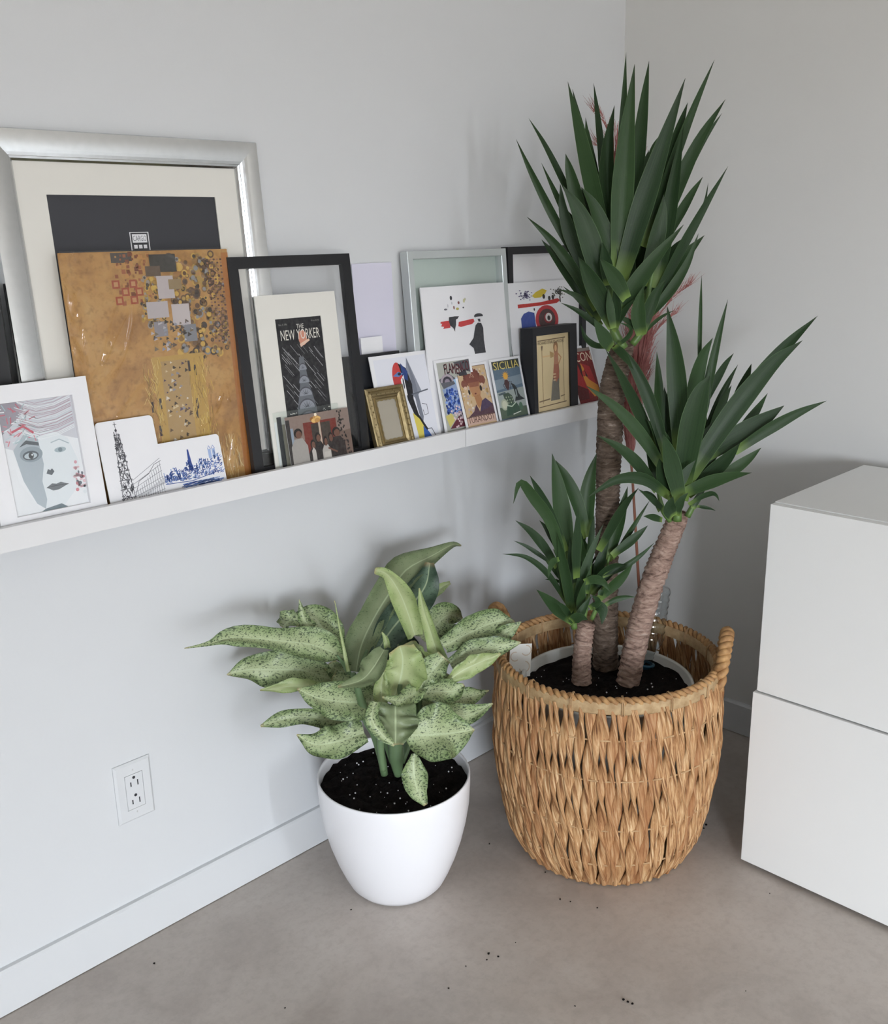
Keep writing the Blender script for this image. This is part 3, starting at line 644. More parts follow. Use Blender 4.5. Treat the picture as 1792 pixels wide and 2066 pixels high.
a.poly([(.42, .72), (.6, .75), (.66, .6), (.5, .62)], '9dbede').poly([(.5, .6), (.75, .68), (.8, .6), (.66, .5), (.62, .36), (.54, .5)], '9c2f33')
a.poly([(.55, .5), (.75, .55), (.78, .3), (.6, .25)], '7f97c4').poly([(.02, .2), (.2, .23), (.3, .13), (.1, .02)], 'c9bd6b')
a.poly([(.1, 0), (.35, .14), (.6, .26), (.74, .55), (1, .5), (1, 0)], '5d2030'); a.k += 1
for _ in range(60): u, v = rnd.uniform(.2, .98), rnd.uniform(.01, .32); a.ell(u, v, .028, .017, 'dcc3c6', 8, False)
a.poly([(.4, .2), (.7, .27), (.95, .2), (.9, .12), (.5, .12)], 'c9b9c0'); a.k += 1
for k in range(8): a.ell(.48+.06*k, .17+.03*math.sin(k*2), .025, .02, '2a2028', 8, False)
a.build('poster_print', t); text('FLAMENCO', (-.026, .122, .042, .1415), '7a2230', t, wave=.002); text('FLAMENCO', (-.027, .1212, .041, .1407), '232126', t, wave=.002)
t, a = postcard(-.5095, -.1005, .255, 'Sicilia postcard with a sun, an urn and dark temple shapes', '5b6f80')
a.poly([(0, .5), (1, .56), (1, .72), (0, .68)], '7d8d99').poly([(0, 0), (1, 0), (1, .5), (0, .46)], '9aa3a0').poly([(0, 0), (1, 0), (1, .16), (0, .2)], '50604f').rect(0, .86, 1, 1, '3a403c')
a.ell(.42, .73, .085, .06, 'd9a23c', 16); a.k += 1
for k in range(12): th = 2*PI*k/12; a.line([(.42+.09*math.cos(th), .73+.06*math.sin(th)), (.42+.13*math.cos(th), .73+.085*math.sin(th))], .008, 'd9a23c', False)
a.poly([(.36, .66), (.46, .66), (.52, .6), (.48, .52), (.42, .47), (.36, .52), (.32, .6)], '4a2f33').line([(.34, .6), (.27, .58), (.34, .51)], .012, '2b2d31').line([(.5, .62), (.6, .62), (.5, .5)], .012, '2b2d31')
a.poly([(.56, .6), (.68, .56), (.75, .5), (.78, .4), (.84, .34), (.98, .28), (.6, .27), (.66, .36), (.63, .48)], '2b3134').rect(.68, .34, .72, .47, '93a0a0').poly([(.04, .44), (.3, .46), (.32, .42), (.06, .41)], '4b5a60')
a.poly([(.2, .42), (.4, .44), (.52, .38), (.56, .28), (.48, .2), (.3, .22), (.24, .32)], '3e5042').ell(.2, .24, .13, .1, 'a9b09a', 16).ell(.2, .24, .09, .07, 'c3c6b0', 14); a.k += 1
for k in range(8): a.ell(.3+.03*k, .36-.05*(k % 3), .02, .016, '9fae90', 7, False)
a.poly([(.2, .04), (.28, .22), (.62, .26), (.72, .16), (.7, .05)], '34503f').line([(.28, .22), (.45, .19), (.62, .25)], .02, 'b9c9b4').ell(.78, .17, .07, .07, '4a6a55', 14)
a.line([(.45, .05), (.75, .08)], .016, 'd8dcd2'); a.build('poster_print', t)
text('SICILIA', (-.041, .1265, .0425, .1435), 'd9c775', t)
t, a = postcard(-.6205, -.1065, .3, 'postcard of a woman in a rust headdress and purple dress', 'c7ab86', 0, (.12, .88)); rnd = random.Random(22)
a.k += 1
for _ in range(110): a.ell(rnd.uniform(.03, .97), rnd.uniform(.16, .95), rnd.uniform(.015, .05), rnd.uniform(.012, .03), rnd.choice(['d6c3a6', 'c4a05e', 'b8a6a0', 'd9cfc0', 'b3905c']), 8, False)
a.ell(.47, .78, .27, .15, '7a4438', 22); a.k += 1
for k in range(11): th = PI*k/10; a.ell(.47+.26*math.cos(th), .80+.14*math.sin(th), .04, .03, '6f3a30', 8, False)
a.ell(.17, .71, .1, .07, '7e4a3c', 12).ell(.8, .74, .11, .08, '7e4a3c', 12).ell(.18, .64, .05, .03, 'd4b8a4', 10).ell(.76, .66, .05, .03, 'd4b8a4', 10)
a.poly([(.3, .72), (.68, .72), (.68, .56), (.62, .46), (.52, .42), (.4, .47), (.32, .58)], 'b3825c').poly([(.42, .48), (.62, .5), (.68, .36), (.5, .26), (.44, .34)], 'a9774f').poly([(.3, .72), (.68, .72), (.64, .64), (.34, .64)], '8f5a44')
a.ell(.48, .52, .035, .014, '6d2f2a', 10).ell(.28, .56, .035, .045, '241c1c', 12).ell(.70, .6, .04, .05, '241c1c', 12).line([(.4, .8), (.47, .88), (.54, .8), (.47, .82)], .01, 'cfae94')
a.poly([(.08, .14), (.3, .22), (.42, .34), (.5, .2), (.64, .38), (.78, .42), (.98, .3), (1, .14)], '543844').poly([(.5, .2), (.64, .38), (.78, .42), (.98, .3), (.8, .24)], '4a3a56')
a.rect(0, 0, 1, .13, 'c9a999').rect(0, .128, 1, .138, '4a2c28'); a.line([(.01, 0), (.01, 1)], .008, '4a2c28', False).line([(.99, 0), (.99, 1)], .008, '4a2c28', False).line([(0, .995), (1, .995)], .008, '4a2c28', False)
a.build('poster_print', t); text('TURANDOT', (-.0405, .0262, .0405, .0395), '4a2622', t)
t, a = postcard(-.203, -.08, .36, 'red postcard lettered CON between the black box and yucca', '7d1f20')
a.poly([(0, .62), (.5, .7), (.8, .62), (.9, .3), (.5, .1), (0, .2)], 'a8282a').poly([(.3, .75), (.5, .62), (.62, .45), (.5, .34), (.36, .48)], '3a1a1c').poly([(.44, .72), (.54, .6), (.5, .48), (.66, .36), (.95, .24), (1, .08), (.7, .02), (.5, .2), (.42, .4)], 'cf8a35').ell(.48, .5, .07, .06, 'b33a30', 12)
a.rect(0, .93, 1, 1, '8a7f78').poly([(0, 0), (.45, 0), (.5, .18), (.1, .3), (0, .25)], '5c1a1c'); a.build('poster_print', t)
text('CON', (-.02, .112, .0425, .1345), 'e6d3b8', t)
YUCCA={}
YUCCA['A']='''41 -558 -392 1173 -554 -392 1292 -547 -394 1411 -537 -400 1531
20 -534 -374 1229 -525 -369 1339 -516 -364 1449 -506 -359 1559
26 -509 -384 1228 -493 -382 1353 -476 -380 1459 -459 -378 1547
39 -563 -402 1157 -539 -421 1266 -511 -444 1382 -480 -470 1505
19 -484 -396 1214 -446 -420 1342 -409 -442 1453 -373 -464 1547
23 -468 -397 1256 -441 -411 1350 -417 -420 1423 -397 -426 1475
27 -495 -413 1171 -464 -444 1300 -433 -475 1400 -401 -507 1472
17 -464 -416 1241 -438 -442 1328 -412 -468 1398 -386 -493 1451
20 -510 -426 1086 -478 -467 1194 -451 -504 1283 -429 -536 1354
19 -450 -415 1213 -419 -428 1266 -390 -438 1309 -363 -446 1342
7 -438 -455 1212 -419 -470 1254 -406 -478 1293 -400 -480 1329
32 -583 -410 1091 -572 -435 1139 -553 -468 1194 -526 -509 1253
24 -457 -408 1152 -429 -422 1189 -409 -428 1214 -395 -428 1228
19 -524 -427 1076 -496 -463 1128 -479 -490 1182 -471 -507 1237
29 -497 -439 1138 -479 -443 1239 -462 -446 1336 -445 -449 1429
31 -508 -415 1143 -497 -430 1212 -492 -439 1267 -493 -443 1307
37 -546 -362 1187 -564 -335 1312 -578 -311 1419 -589 -290 1510
22 -526 -340 1229 -537 -315 1329 -545 -292 1420 -551 -272 1502
16 -506 -332 1243 -506 -313 1364 -503 -296 1454 -499 -282 1516
32 -536 -358 1201 -536 -344 1308 -527 -338 1397 -511 -340 1470
16 -549 -330 1138 -594 -281 1250 -627 -244 1342 -649 -217 1413
13 -535 -302 1230 -558 -265 1327 -578 -231 1402 -594 -201 1455
13 -543 -309 1195 -565 -281 1263 -584 -258 1321 -600 -238 1372
25 -550 -330 1187 -570 -309 1283 -584 -296 1349 -591 -289 1385
26 -564 -344 1144 -593 -319 1213 -613 -305 1275 -621 -301 1331
41 -586 -393 1090 -611 -377 1196 -637 -360 1274 -665 -342 1324
20 -569 -353 1099 -597 -320 1172 -627 -286 1230 -657 -251 1273
19 -549 -331 1085 -581 -299 1153 -605 -275 1201 -622 -258 1231
34 -603 -418 1073 -633 -407 1127 -660 -399 1169 -684 -394 1201
29 -605 -444 1124 -625 -438 1153 -645 -433 1177 -665 -427 1198
23 -595 -397 1147 -603 -399 1176 -612 -400 1202 -621 -400 1225
14 -556 -352 1078 -576 -337 1108 -597 -320 1128 -621 -301 1139
13 -538 -342 1067 -551 -329 1090 -569 -311 1116 -592 -288 1143
12 -568 -368 1059 -589 -352 1082 -611 -335 1101 -634 -316 1115
13 -563 -373 1029 -580 -356 1033 -592 -344 1048 -600 -337 1075
27 -598 -409 1032 -611 -406 1047 -624 -402 1066 -638 -397 1090
11 -595 -412 1063 -592 -425 1089 -588 -438 1110 -584 -451 1124
26 -558 -449 1056 -569 -448 1087 -574 -452 1118 -574 -461 1147
23 -550 -443 1058 -547 -455 1101 -543 -468 1133 -537 -484 1157
7 -539 -439 1054 -532 -456 1075 -524 -473 1090 -516 -491 1100
17 -500 -309 1258 -499 -287 1338 -493 -268 1405 -485 -254 1458
13 -490 -305 1272 -489 -287 1339 -486 -271 1394 -480 -258 1436
14 -487 -308 1287 -478 -293 1349 -469 -279 1393 -459 -265 1419
19 -439 -370 1271 -426 -364 1343 -410 -362 1393 -390 -362 1422
22 -460 -363 1257 -450 -364 1317 -440 -364 1363 -430 -365 1393
22 -471 -366 1213 -438 -385 1308 -411 -398 1364 -389 -406 1383
48 -496 -342 1171 -491 -332 1241 -488 -321 1299 -487 -308 1344
51 -472 -351 1170 -459 -346 1252 -445 -340 1315 -433 -334 1358
48 -466 -372 1155 -454 -369 1214 -438 -371 1269 -419 -376 1319
38 -513 -325 1171 -520 -308 1231 -525 -293 1283 -529 -280 1327
16 -620 -429 1072 -627 -427 1098 -632 -426 1123 -637 -427 1144
18 -610 -426 1071 -611 -429 1102 -615 -430 1128 -621 -429 1152
41 -494 -371 1127 -491 -369 1157 -486 -370 1183 -479 -372 1205
9 -576 -403 1032 -567 -426 1053 -574 -433 1070 -598 -424 1081
11 -554 -439 1061 -566 -431 1076 -580 -422 1086 -596 -411 1091
30 -558 -393 1156 -573 -373 1232 -587 -354 1288 -601 -335 1323
18 -602 -419 1036 -605 -435 1027 -608 -451 1014 -609 -469 997
27 -500 -351 1086 -524 -317 1142 -543 -287 1197 -560 -260 1252
33 -512 -391 1132 -502 -373 1186 -489 -357 1241 -474 -344 1295
25 -536 -358 1149 -518 -329 1220 -500 -300 1292 -480 -273 1365
31 -525 -355 1118 -517 -330 1179 -508 -307 1240 -497 -285 1302
29 -496 -400 1121 -480 -371 1151 -467 -337 1182 -457 -300 1214
34 -513 -387 1109 -471 -386 1146 -428 -387 1183 -384 -388 1222
29 -533 -364 1112 -502 -371 1183 -473 -376 1253 -447 -378 1323
31 -513 -383 1128 -530 -339 1186 -548 -295 1244 -566 -251 1303
33 -515 -343 1141 -523 -323 1191 -530 -304 1240 -536 -286 1288
32 -517 -374 1157 -497 -376 1230 -474 -380 1301 -450 -386 1373
28 -495 -388 1141 -500 -356 1188 -504 -325 1234 -505 -297 1281
30 -506 -382 1146 -502 -346 1177 -495 -313 1207 -486 -283 1238
25 -508 -378 1110 -475 -378 1136 -439 -382 1162 -398 -390 1189
26 -481 -377 1140 -459 -392 1165 -439 -404 1191 -421 -413 1216
35 -485 -398 1105 -449 -416 1147 -410 -437 1190 -370 -460 1233
30 -502 -381 1128 -496 -368 1168 -487 -358 1208 -475 -352 1248
28 -516 -379 1109 -491 -379 1159 -465 -380 1210 -438 -382 1260
24 -513 -375 1162 -481 -378 1222 -449 -380 1281 -419 -382 1341
26 -532 -363 1088 -496 -365 1138 -462 -365 1189 -429 -364 1240
32 -479 -377 1113 -487 -335 1158 -498 -290 1204 -513 -241 1250'''
YUCCA['B']='''36 -507 -513 827 -508 -502 938 -511 -490 1030 -516 -475 1107
8 -432 -503 938 -423 -493 1030 -413 -485 1104 -402 -477 1160
18 -460 -517 834 -440 -523 945 -420 -529 1038 -400 -535 1115
33 -481 -510 850 -470 -512 942 -455 -518 1006 -436 -528 1045
42 -548 -542 750 -542 -553 873 -535 -565 951 -527 -578 987
7 -421 -514 910 -405 -511 962 -388 -509 1001 -370 -508 1025
15 -434 -515 912 -411 -524 956 -389 -531 989 -369 -537 1010
17 -433 -516 843 -409 -526 903 -385 -535 951 -362 -544 988
22 -442 -536 847 -426 -541 892 -412 -547 927 -397 -552 952
21 -389 -546 882 -371 -554 927 -356 -560 962 -344 -563 989
30 -433 -545 861 -371 -583 951 -313 -617 1024 -257 -649 1079
38 -548 -542 772 -480 -597 908 -422 -641 998 -372 -676 1043
25 -402 -561 844 -374 -575 875 -349 -585 905 -328 -593 932
39 -488 -546 824 -437 -587 859 -395 -620 890 -361 -645 917
22 -452 -596 835 -407 -636 875 -364 -674 906 -323 -710 928
22 -478 -570 779 -450 -594 799 -426 -613 820 -406 -627 840
25 -554 -551 766 -530 -584 785 -506 -617 799 -482 -650 808
27 -522 -541 755 -491 -571 794 -469 -594 827 -454 -608 854
26 -507 -527 772 -493 -541 794 -477 -557 815 -461 -573 835
24 -522 -498 809 -548 -471 919 -575 -445 998 -601 -419 1046
26 -522 -469 829 -548 -443 904 -573 -419 971 -596 -395 1029
25 -553 -509 800 -592 -480 871 -634 -448 929 -679 -412 972
24 -581 -510 770 -613 -492 818 -648 -471 856 -687 -446 884
22 -590 -543 767 -638 -518 804 -688 -493 808 -738 -466 780
23 -500 -463 819 -499 -455 901 -496 -448 967 -493 -442 1018
19 -483 -466 831 -481 -463 878 -481 -459 918 -481 -454 949
12 -480 -470 845 -475 -465 882 -471 -459 913 -468 -453 939
34 -584 -564 758 -603 -558 815 -620 -555 859 -636 -554 892
26 -575 -544 756 -594 -539 792 -610 -537 821 -622 -539 843
12 -568 -522 729 -588 -517 746 -609 -510 764 -631 -502 781
13 -589 -530 717 -606 -527 724 -623 -524 730 -640 -522 734
10 -546 -559 744 -534 -581 761 -529 -596 768 -530 -607 766 -532 -615 757
7 -525 -566 737 -520 -576 736 -514 -586 734 -508 -596 730
15 -596 -565 734 -597 -569 752 -596 -575 767 -591 -584 780
14 -530 -560 733 -524 -562 747 -515 -566 760 -505 -571 772
27 -601 -560 732 -612 -559 746 -618 -563 761 -619 -570 776
31 -498 -494 782 -515 -486 833 -534 -477 871 -554 -466 896
38 -469 -494 791 -465 -489 826 -464 -480 862 -467 -468 898
40 -466 -511 793 -449 -514 828 -434 -515 860 -420 -515 888
21 -538 -496 751 -547 -487 787 -555 -479 818 -563 -471 844
19 -581 -552 769 -575 -558 794 -567 -566 816 -557 -576 834
11 -550 -499 720 -560 -493 744 -572 -485 758 -586 -477 762
26 -470 -507 793 -481 -487 838 -482 -477 861 -471 -478 861
20 -479 -527 866 -465 -531 909 -454 -532 952 -446 -531 995
27 -486 -494 781 -474 -489 828 -463 -484 871 -452 -480 910
26 -481 -503 768 -460 -522 799 -439 -541 826 -417 -560 849
26 -490 -504 756 -466 -508 780 -441 -511 801 -416 -515 819
29 -489 -515 758 -470 -520 798 -451 -525 834 -431 -530 866
24 -485 -504 773 -470 -513 799 -456 -521 822 -442 -530 841
26 -485 -501 789 -468 -508 816 -451 -514 838 -435 -521 857
33 -487 -499 757 -482 -488 790 -477 -478 819 -471 -467 844
27 -488 -498 761 -474 -495 803 -460 -493 842 -445 -490 878
32 -485 -501 767 -470 -514 811 -456 -528 850 -441 -541 885
32 -477 -504 765 -482 -481 791 -488 -457 814 -493 -433 833'''
YUCCA['C']='''22 -688 -394 528 -725 -382 693 -768 -363 769 -799 -357 801 -821 -360 766
20 -664 -362 637 -690 -345 708 -712 -332 761 -730 -323 797
36 -650 -361 596 -660 -351 692 -669 -342 771 -677 -334 833
27 -610 -372 656 -623 -355 725 -636 -337 777 -649 -320 813
31 -593 -362 659 -590 -355 718 -581 -355 771 -567 -359 818
19 -689 -407 598 -698 -412 651 -705 -419 702 -713 -426 752
14 -625 -386 614 -622 -389 649 -620 -391 680 -617 -394 707
18 -676 -349 604 -697 -332 648 -719 -315 682 -742 -297 705
9 -673 -338 606 -694 -318 628 -712 -299 646 -730 -282 658
12 -668 -372 528 -705 -349 597 -743 -325 636 -783 -299 647
13 -658 -339 631 -667 -330 658 -676 -321 680 -686 -311 696
7 -660 -351 567 -669 -342 573 -677 -334 575 -685 -326 575
26 -710 -414 519 -742 -406 547 -771 -401 575 -798 -397 602
12 -719 -419 527 -733 -419 545 -748 -418 561 -764 -417 574
12 -721 -389 641 -736 -388 640 -749 -390 631 -759 -394 613
20 -693 -403 518 -706 -399 589 -719 -396 648 -732 -392 697
19 -692 -404 516 -680 -411 583 -665 -422 645 -645 -436 704
23 -580 -403 607 -566 -412 665 -555 -418 715 -547 -422 757
18 -609 -401 633 -585 -417 685 -562 -430 726 -540 -443 756
11 -573 -409 609 -557 -426 649 -540 -442 689 -523 -459 730
18 -591 -420 623 -571 -440 646 -555 -456 666 -542 -469 684
12 -628 -425 590 -600 -453 608 -577 -476 631 -558 -496 658
22 -651 -430 550 -634 -452 578 -621 -470 603 -612 -484 626
26 -645 -408 554 -629 -424 589 -612 -441 609 -593 -460 612
18 -694 -430 597 -686 -448 605 -679 -464 600 -674 -479 582
12 -616 -423 525 -601 -438 537 -586 -453 542 -573 -467 542
23 -694 -459 558 -693 -469 553 -696 -475 542 -702 -479 525
20 -742 -438 534 -742 -448 542 -740 -460 546 -737 -472 544
16 -719 -433 529 -715 -438 541 -708 -444 557 -700 -452 576
11 -690 -434 573 -690 -435 592 -688 -436 610 -686 -438 626
11 -672 -452 567 -671 -453 574 -669 -455 578 -668 -456 580
20 -698 -426 530 -702 -427 557 -703 -431 581 -702 -436 603
17 -668 -371 536 -676 -368 562 -684 -365 592 -693 -360 626
23 -660 -379 555 -661 -378 593 -664 -376 631 -667 -373 669
25 -609 -374 559 -608 -370 599 -608 -365 631 -609 -360 656
21 -604 -393 562 -598 -394 593 -590 -398 624 -578 -405 655
27 -601 -382 559 -595 -383 577 -586 -387 595 -575 -393 613
14 -709 -415 511 -713 -416 518 -715 -418 529 -716 -422 544
15 -702 -450 551 -699 -463 563 -704 -467 574 -716 -464 584
18 -613 -355 624 -607 -357 655 -604 -355 686 -604 -350 716
13 -638 -429 550 -630 -438 561 -622 -446 577 -614 -454 598
13 -625 -386 589 -632 -379 628 -636 -375 656 -637 -374 673
18 -643 -366 558 -615 -364 574 -587 -361 588 -558 -359 599
21 -615 -366 549 -612 -355 577 -610 -344 603 -607 -333 627
19 -638 -368 566 -628 -353 584 -618 -339 599 -608 -324 611
19 -622 -356 563 -628 -349 586 -634 -342 607 -640 -335 624
16 -641 -368 567 -639 -348 588 -638 -327 607 -636 -307 623
22 -616 -363 544 -609 -360 566 -602 -357 584 -595 -354 601
17 -629 -368 545 -605 -378 563 -580 -388 579 -555 -398 592
20 -628 -357 547 -637 -337 569 -646 -318 589 -655 -298 606
21 -607 -362 548 -590 -372 573 -572 -383 594 -555 -393 613
20 -628 -362 546 -625 -360 569 -621 -358 589 -617 -356 606'''
TRUNK={'A': [[-535, -373, 349, 275], [-538, -370, 490, 260], [-538, -370, 621, 240], [-539, -369, 727, 237], [-539, -369, 809, 254], [-537, -371, 929, 260], [-529, -379, 997, 243], [-521, -387, 1040, 193]], 'B': [[-568, -452, 348, 240], [-560, -460, 423, 237], [-552, -468, 488, 240], [-535, -485, 582, 237], [-522, -498, 639, 216], [-507, -512, 695, 199], [-507, -513, 710, 155]], 'C': [[-630, -381, 349, 199], [-630, -381, 400, 188], [-628, -383, 444, 182], [-625, -386, 479, 181]]}
DIEF='''35 0 25 -1081 -170 489 4 -1141 -162 530 46 -1213 -154 560 30 -1297 -146 590 26 -1340 -138 590 7 -1383 -130 593 1
25 0 20 -1090 -150 438 15 -1143 -130 471 50 -1196 -110 485 55 -1234 -90 492 38 -1271 -70 488 1
40 1 10 -1131 -190 454 8 -1189 -160 466 17 -1243 -130 467 2
20 0 20 -1047 -130 462 15 -1079 -113 525 57 -1093 -97 553 42 -1123 -80 550 19
0 0 40 -1129 -140 552 28 -1133 -125 569 19 -1131 -110 603 1
30 0 60 -1142 -120 570 22 -1151 -100 563 26 -1151 -80 546 14
0 1 50 -1104 -210 481 6 -1104 -200 522 5 -1112 -190 616 1
25 3 20 -1054 -170 451 23 -1030 -160 494 52 -983 -150 539 49 -928 -140 576 52 -877 -130 602 52 -793 -120 609 25 -729 -110 613 11 -691 -100 600 2
10 2 15 -1038 -200 480 15 -981 -190 517 54 -915 -180 548 59 -866 -170 575 48 -844 -160 613 16
20 1 30 -836 -100 492 6 -766 -90 510 21 -726 -80 513 12 -697 -70 510 6
10 1 30 -974 -250 523 26 -993 -255 570 33 -1018 -260 622 36 -1050 -265 666 18 -1084 -270 685 11
0 1 50 -925 -260 469 33 -942 -260 520 21 -960 -260 574 16 -969 -260 618 2
20 0 20 -890 -180 468 28 -843 -167 476 49 -789 -153 483 42 -731 -140 456 2
25 0 20 -871 -220 459 24 -804 -237 475 45 -750 -253 484 37 -713 -270 478 3
10 0 15 -771 -250 449 6 -749 -275 465 29 -727 -300 490 2
30 0 20 -880 -250 430 20 -843 -273 448 40 -798 -297 456 30 -751 -320 458 2
-10 1 15 -923 -270 412 8 -881 -287 433 31 -847 -303 444 31 -812 -320 454 4
15 1 35 -1050 -270 429 18 -1034 -273 465 61 -1031 -277 501 62 -1040 -280 532 40
25 3 30 -1051 -250 519 15 -1087 -260 499 36 -1125 -270 491 25 -1185 -280 502 3
20 0 30 -991 -280 433 6 -971 -290 460 41 -946 -300 484 26
30 0 20 -1077 -250 424 41 -1135 -240 442 54 -1189 -230 466 41 -1227 -220 494 2
20 0 25 -1076 -200 367 19 -1136 -180 387 28 -1176 -160 401 23 -1211 -140 400 23 -1241 -120 392 3
40 0 20 -1091 -200 367 11 -1119 -180 364 23 -1139 -160 360 8
30 0 15 -1115 -260 381 29 -1167 -247 379 47 -1206 -233 384 32 -1234 -220 409 2
15 3 25 -1091 -320 445 46 -1110 -340 424 67 -1129 -360 399 21
0 0 30 -1145 -330 476 14 -1165 -343 458 20 -1157 -357 430 21 -1140 -370 407 5
30 0 15 -1069 -320 381 18 -1043 -340 376 73 -996 -360 369 66 -952 -380 366 1
10 0 20 -1068 -340 350 9 -1076 -347 318 39 -1074 -353 283 30 -1062 -360 251 5
30 0 20 -990 -280 385 15 -932 -297 359 33 -887 -313 350 26 -846 -330 363 2
25 0 20 -971 -260 382 19 -912 -267 369 35 -862 -273 362 32 -803 -280 359 2
30 0 30 -996 -280 425 23 -958 -287 414 34 -916 -293 403 29 -895 -300 410 5
40 0 30 -1010 -300 445 18 -1042 -310 445 24 -1085 -320 453 16 -1130 -330 480 2
0 1 50 -1080 -270 424 18 -1079 -270 459 24 -1071 -270 492 4
10 0 20 -938 -230 413 16 -945 -225 457 29 -956 -220 486 3
0 1 50 -1034 -240 515 11 -1038 -240 534 9 -1046 -240 549 2
10 2 15 -961 -190 443 35 -949 -175 468 67 -947 -160 502 28
-20 1 40 -916 -240 452 39 -961 -245 484 42 -983 -250 515 26
30 0 20 -941 -240 349 24 -998 -250 382 31 -1058 -260 400 15
10 0 20 -1058 -160 453 23 -1078 -155 455 38 -1102 -150 478 23
10 0 20 -1079 -230 430 22 -1054 -225 452 45 -1018 -220 479 19
10 0 20 -946 -240 381 23 -912 -240 399 43 -889 -240 417 24
20 0 20 -1083 -200 422 26 -1098 -190 448 34 -1117 -180 468 15'''
STEMS='''-1062 -250 269 7 -1068 -250 309 8 -1080 -250 360 10 -1098 -250 399 11 -1112 -250 445 7 -1126 -250 497 5
-1046 -270 268 7 -1048 -270 309 15 -1048 -270 359 13 -1041 -270 417 8 -1034 -270 452 6
-1017 -220 263 4 -1048 -220 382 8 -1045 -220 431 6
-1099 -290 309 5 -1103 -290 352 6 -1100 -290 382 7 -1083 -290 436 5
-1018 -250 275 6 -984 -250 335 10 -967 -250 371 10 -954 -250 417 6
-1015 -230 288 5 -970 -230 356 8 -925 -230 392 7 -901 -230 439 6
-1048 -190 351 5 -1055 -190 416 4 -1057 -190 467 4 -1041 -190 498 3
-1056 -190 392 5 -1091 -190 474 5 -1113 -190 510 2'''
CRUMBS=[(-839, -496, 2), (-831, -515, 1.6), (-810, -563, 1.6), (-1046, -497, 2.2), (-1039, -514, 1.8), (-1059, -505, 1.6), (-971, -735, 2.6), (-970, -743, 2.2), (-968, -751, 2), (-1474, -81, 1.8), (-799, -275, 1.6), (-426, -571, 2.4), (-441, -574, 2), (-1138, -225, 1.8), (-812, -873, 1), (-546, -780, 1.2), (-1376, -337, 1.6), (-1038, -685, 1.4), (-1155, -504, 1.4), (-1096, -489, 1.2), (-990, -513, 1.2), (-793, -422, 1.4)]
PAMPAS=[(-166, -164, 766), (-158, -172, 910), (-148, -182, 1049), (-171, -159, 1250), (-204, -126, 1390), (-217, -113, 1474)]
HEADS='''-548 -403 1027 12 -562 -389 1062 11 -563 -387 1117 10 -558 -392 1187 4
-536 -414 1034 9 -524 -426 1061 9 -519 -432 1116 7 -511 -439 1178 3
-542 -534 706 11 -543 -534 756 9 -539 -537 823 4
-511 -537 708 8 -498 -550 747 6 -484 -564 790 3
-543 -520 703 7 -555 -508 729 7 -564 -499 778 3
-674 -393 485 8 -676 -392 520 7 -674 -393 581 4
-652 -401 500 5 -647 -406 558 5 -646 -408 615 3
-626 -400 492 6 -613 -412 542 5 -603 -422 626 3'''
# ---------------------------------------------------------------- soil
def soilmat(name, speck):
    m = NT(name, .95, 0, .15); v = m.coord('Object'); n = m.noise(v, 55, 5, .7)
    c = m.ramp(n, [(.35, '0d0a0a'), (.6, '1b1615'), (.85, '3a2f2a')]); m.color(c); m.bump(m.noise(v, 140, 4, .7), .9, .004); return m.m
M_soil = soilmat('potting_soil', 1)
def soil(R, z, parent, seed, amp=.006, slope=(0, 0), n=64):
    m = MB(); rings = 26
    for i in range(rings+1):
        r = R*i/rings
        for k in range(n):
            x, y = r*math.cos(2*PI*k/n), r*math.sin(2*PI*k/n)
            h = amp*noise.noise(Vector((x*22, y*22, seed)))+amp*.8*noise.noise(Vector((x*60, y*60, seed)))+amp*.5*noise.noise(Vector((x*140, y*140, seed)))
            m.V.append((x, y, z+h+slope[0]*x+slope[1]*y))
        if i: m.F += [[(i-1)*n+k, (i-1)*n+(k+1) % n, i*n+(k+1) % n, i*n+k] for k in range(n)]
    return m.build('soil', M_soil, parent, True)
def specks(cnt, R, z, parent, seed, avoid=0):
    rd = random.Random(seed); m = MB()
    for _ in range(cnt):
        r = R*math.sqrt(rd.random()); th = rd.uniform(0, 6.28); s = rd.choice([.0008, .001, .0012, .0018])
        bm = bmesh.new(); bmesh.ops.create_icosphere(bm, subdivisions=1, radius=s)
        x, y = r*math.cos(th), r*math.sin(th)
        bmesh.ops.translate(bm, verts=bm.verts, vec=(x, y, z+.004+.004*noise.noise(Vector((x*22, y*22, 1))))); m.bm(bm)
    return tag(m.build('perlite', M_white, parent), kind='stuff')
M_pot = plain('white_glazed_pot', 'ececef', .28, var=.01, bump=.03)
M_pot2 = plain('white_plastic_pot', 'cfcfca', .45, var=.03)

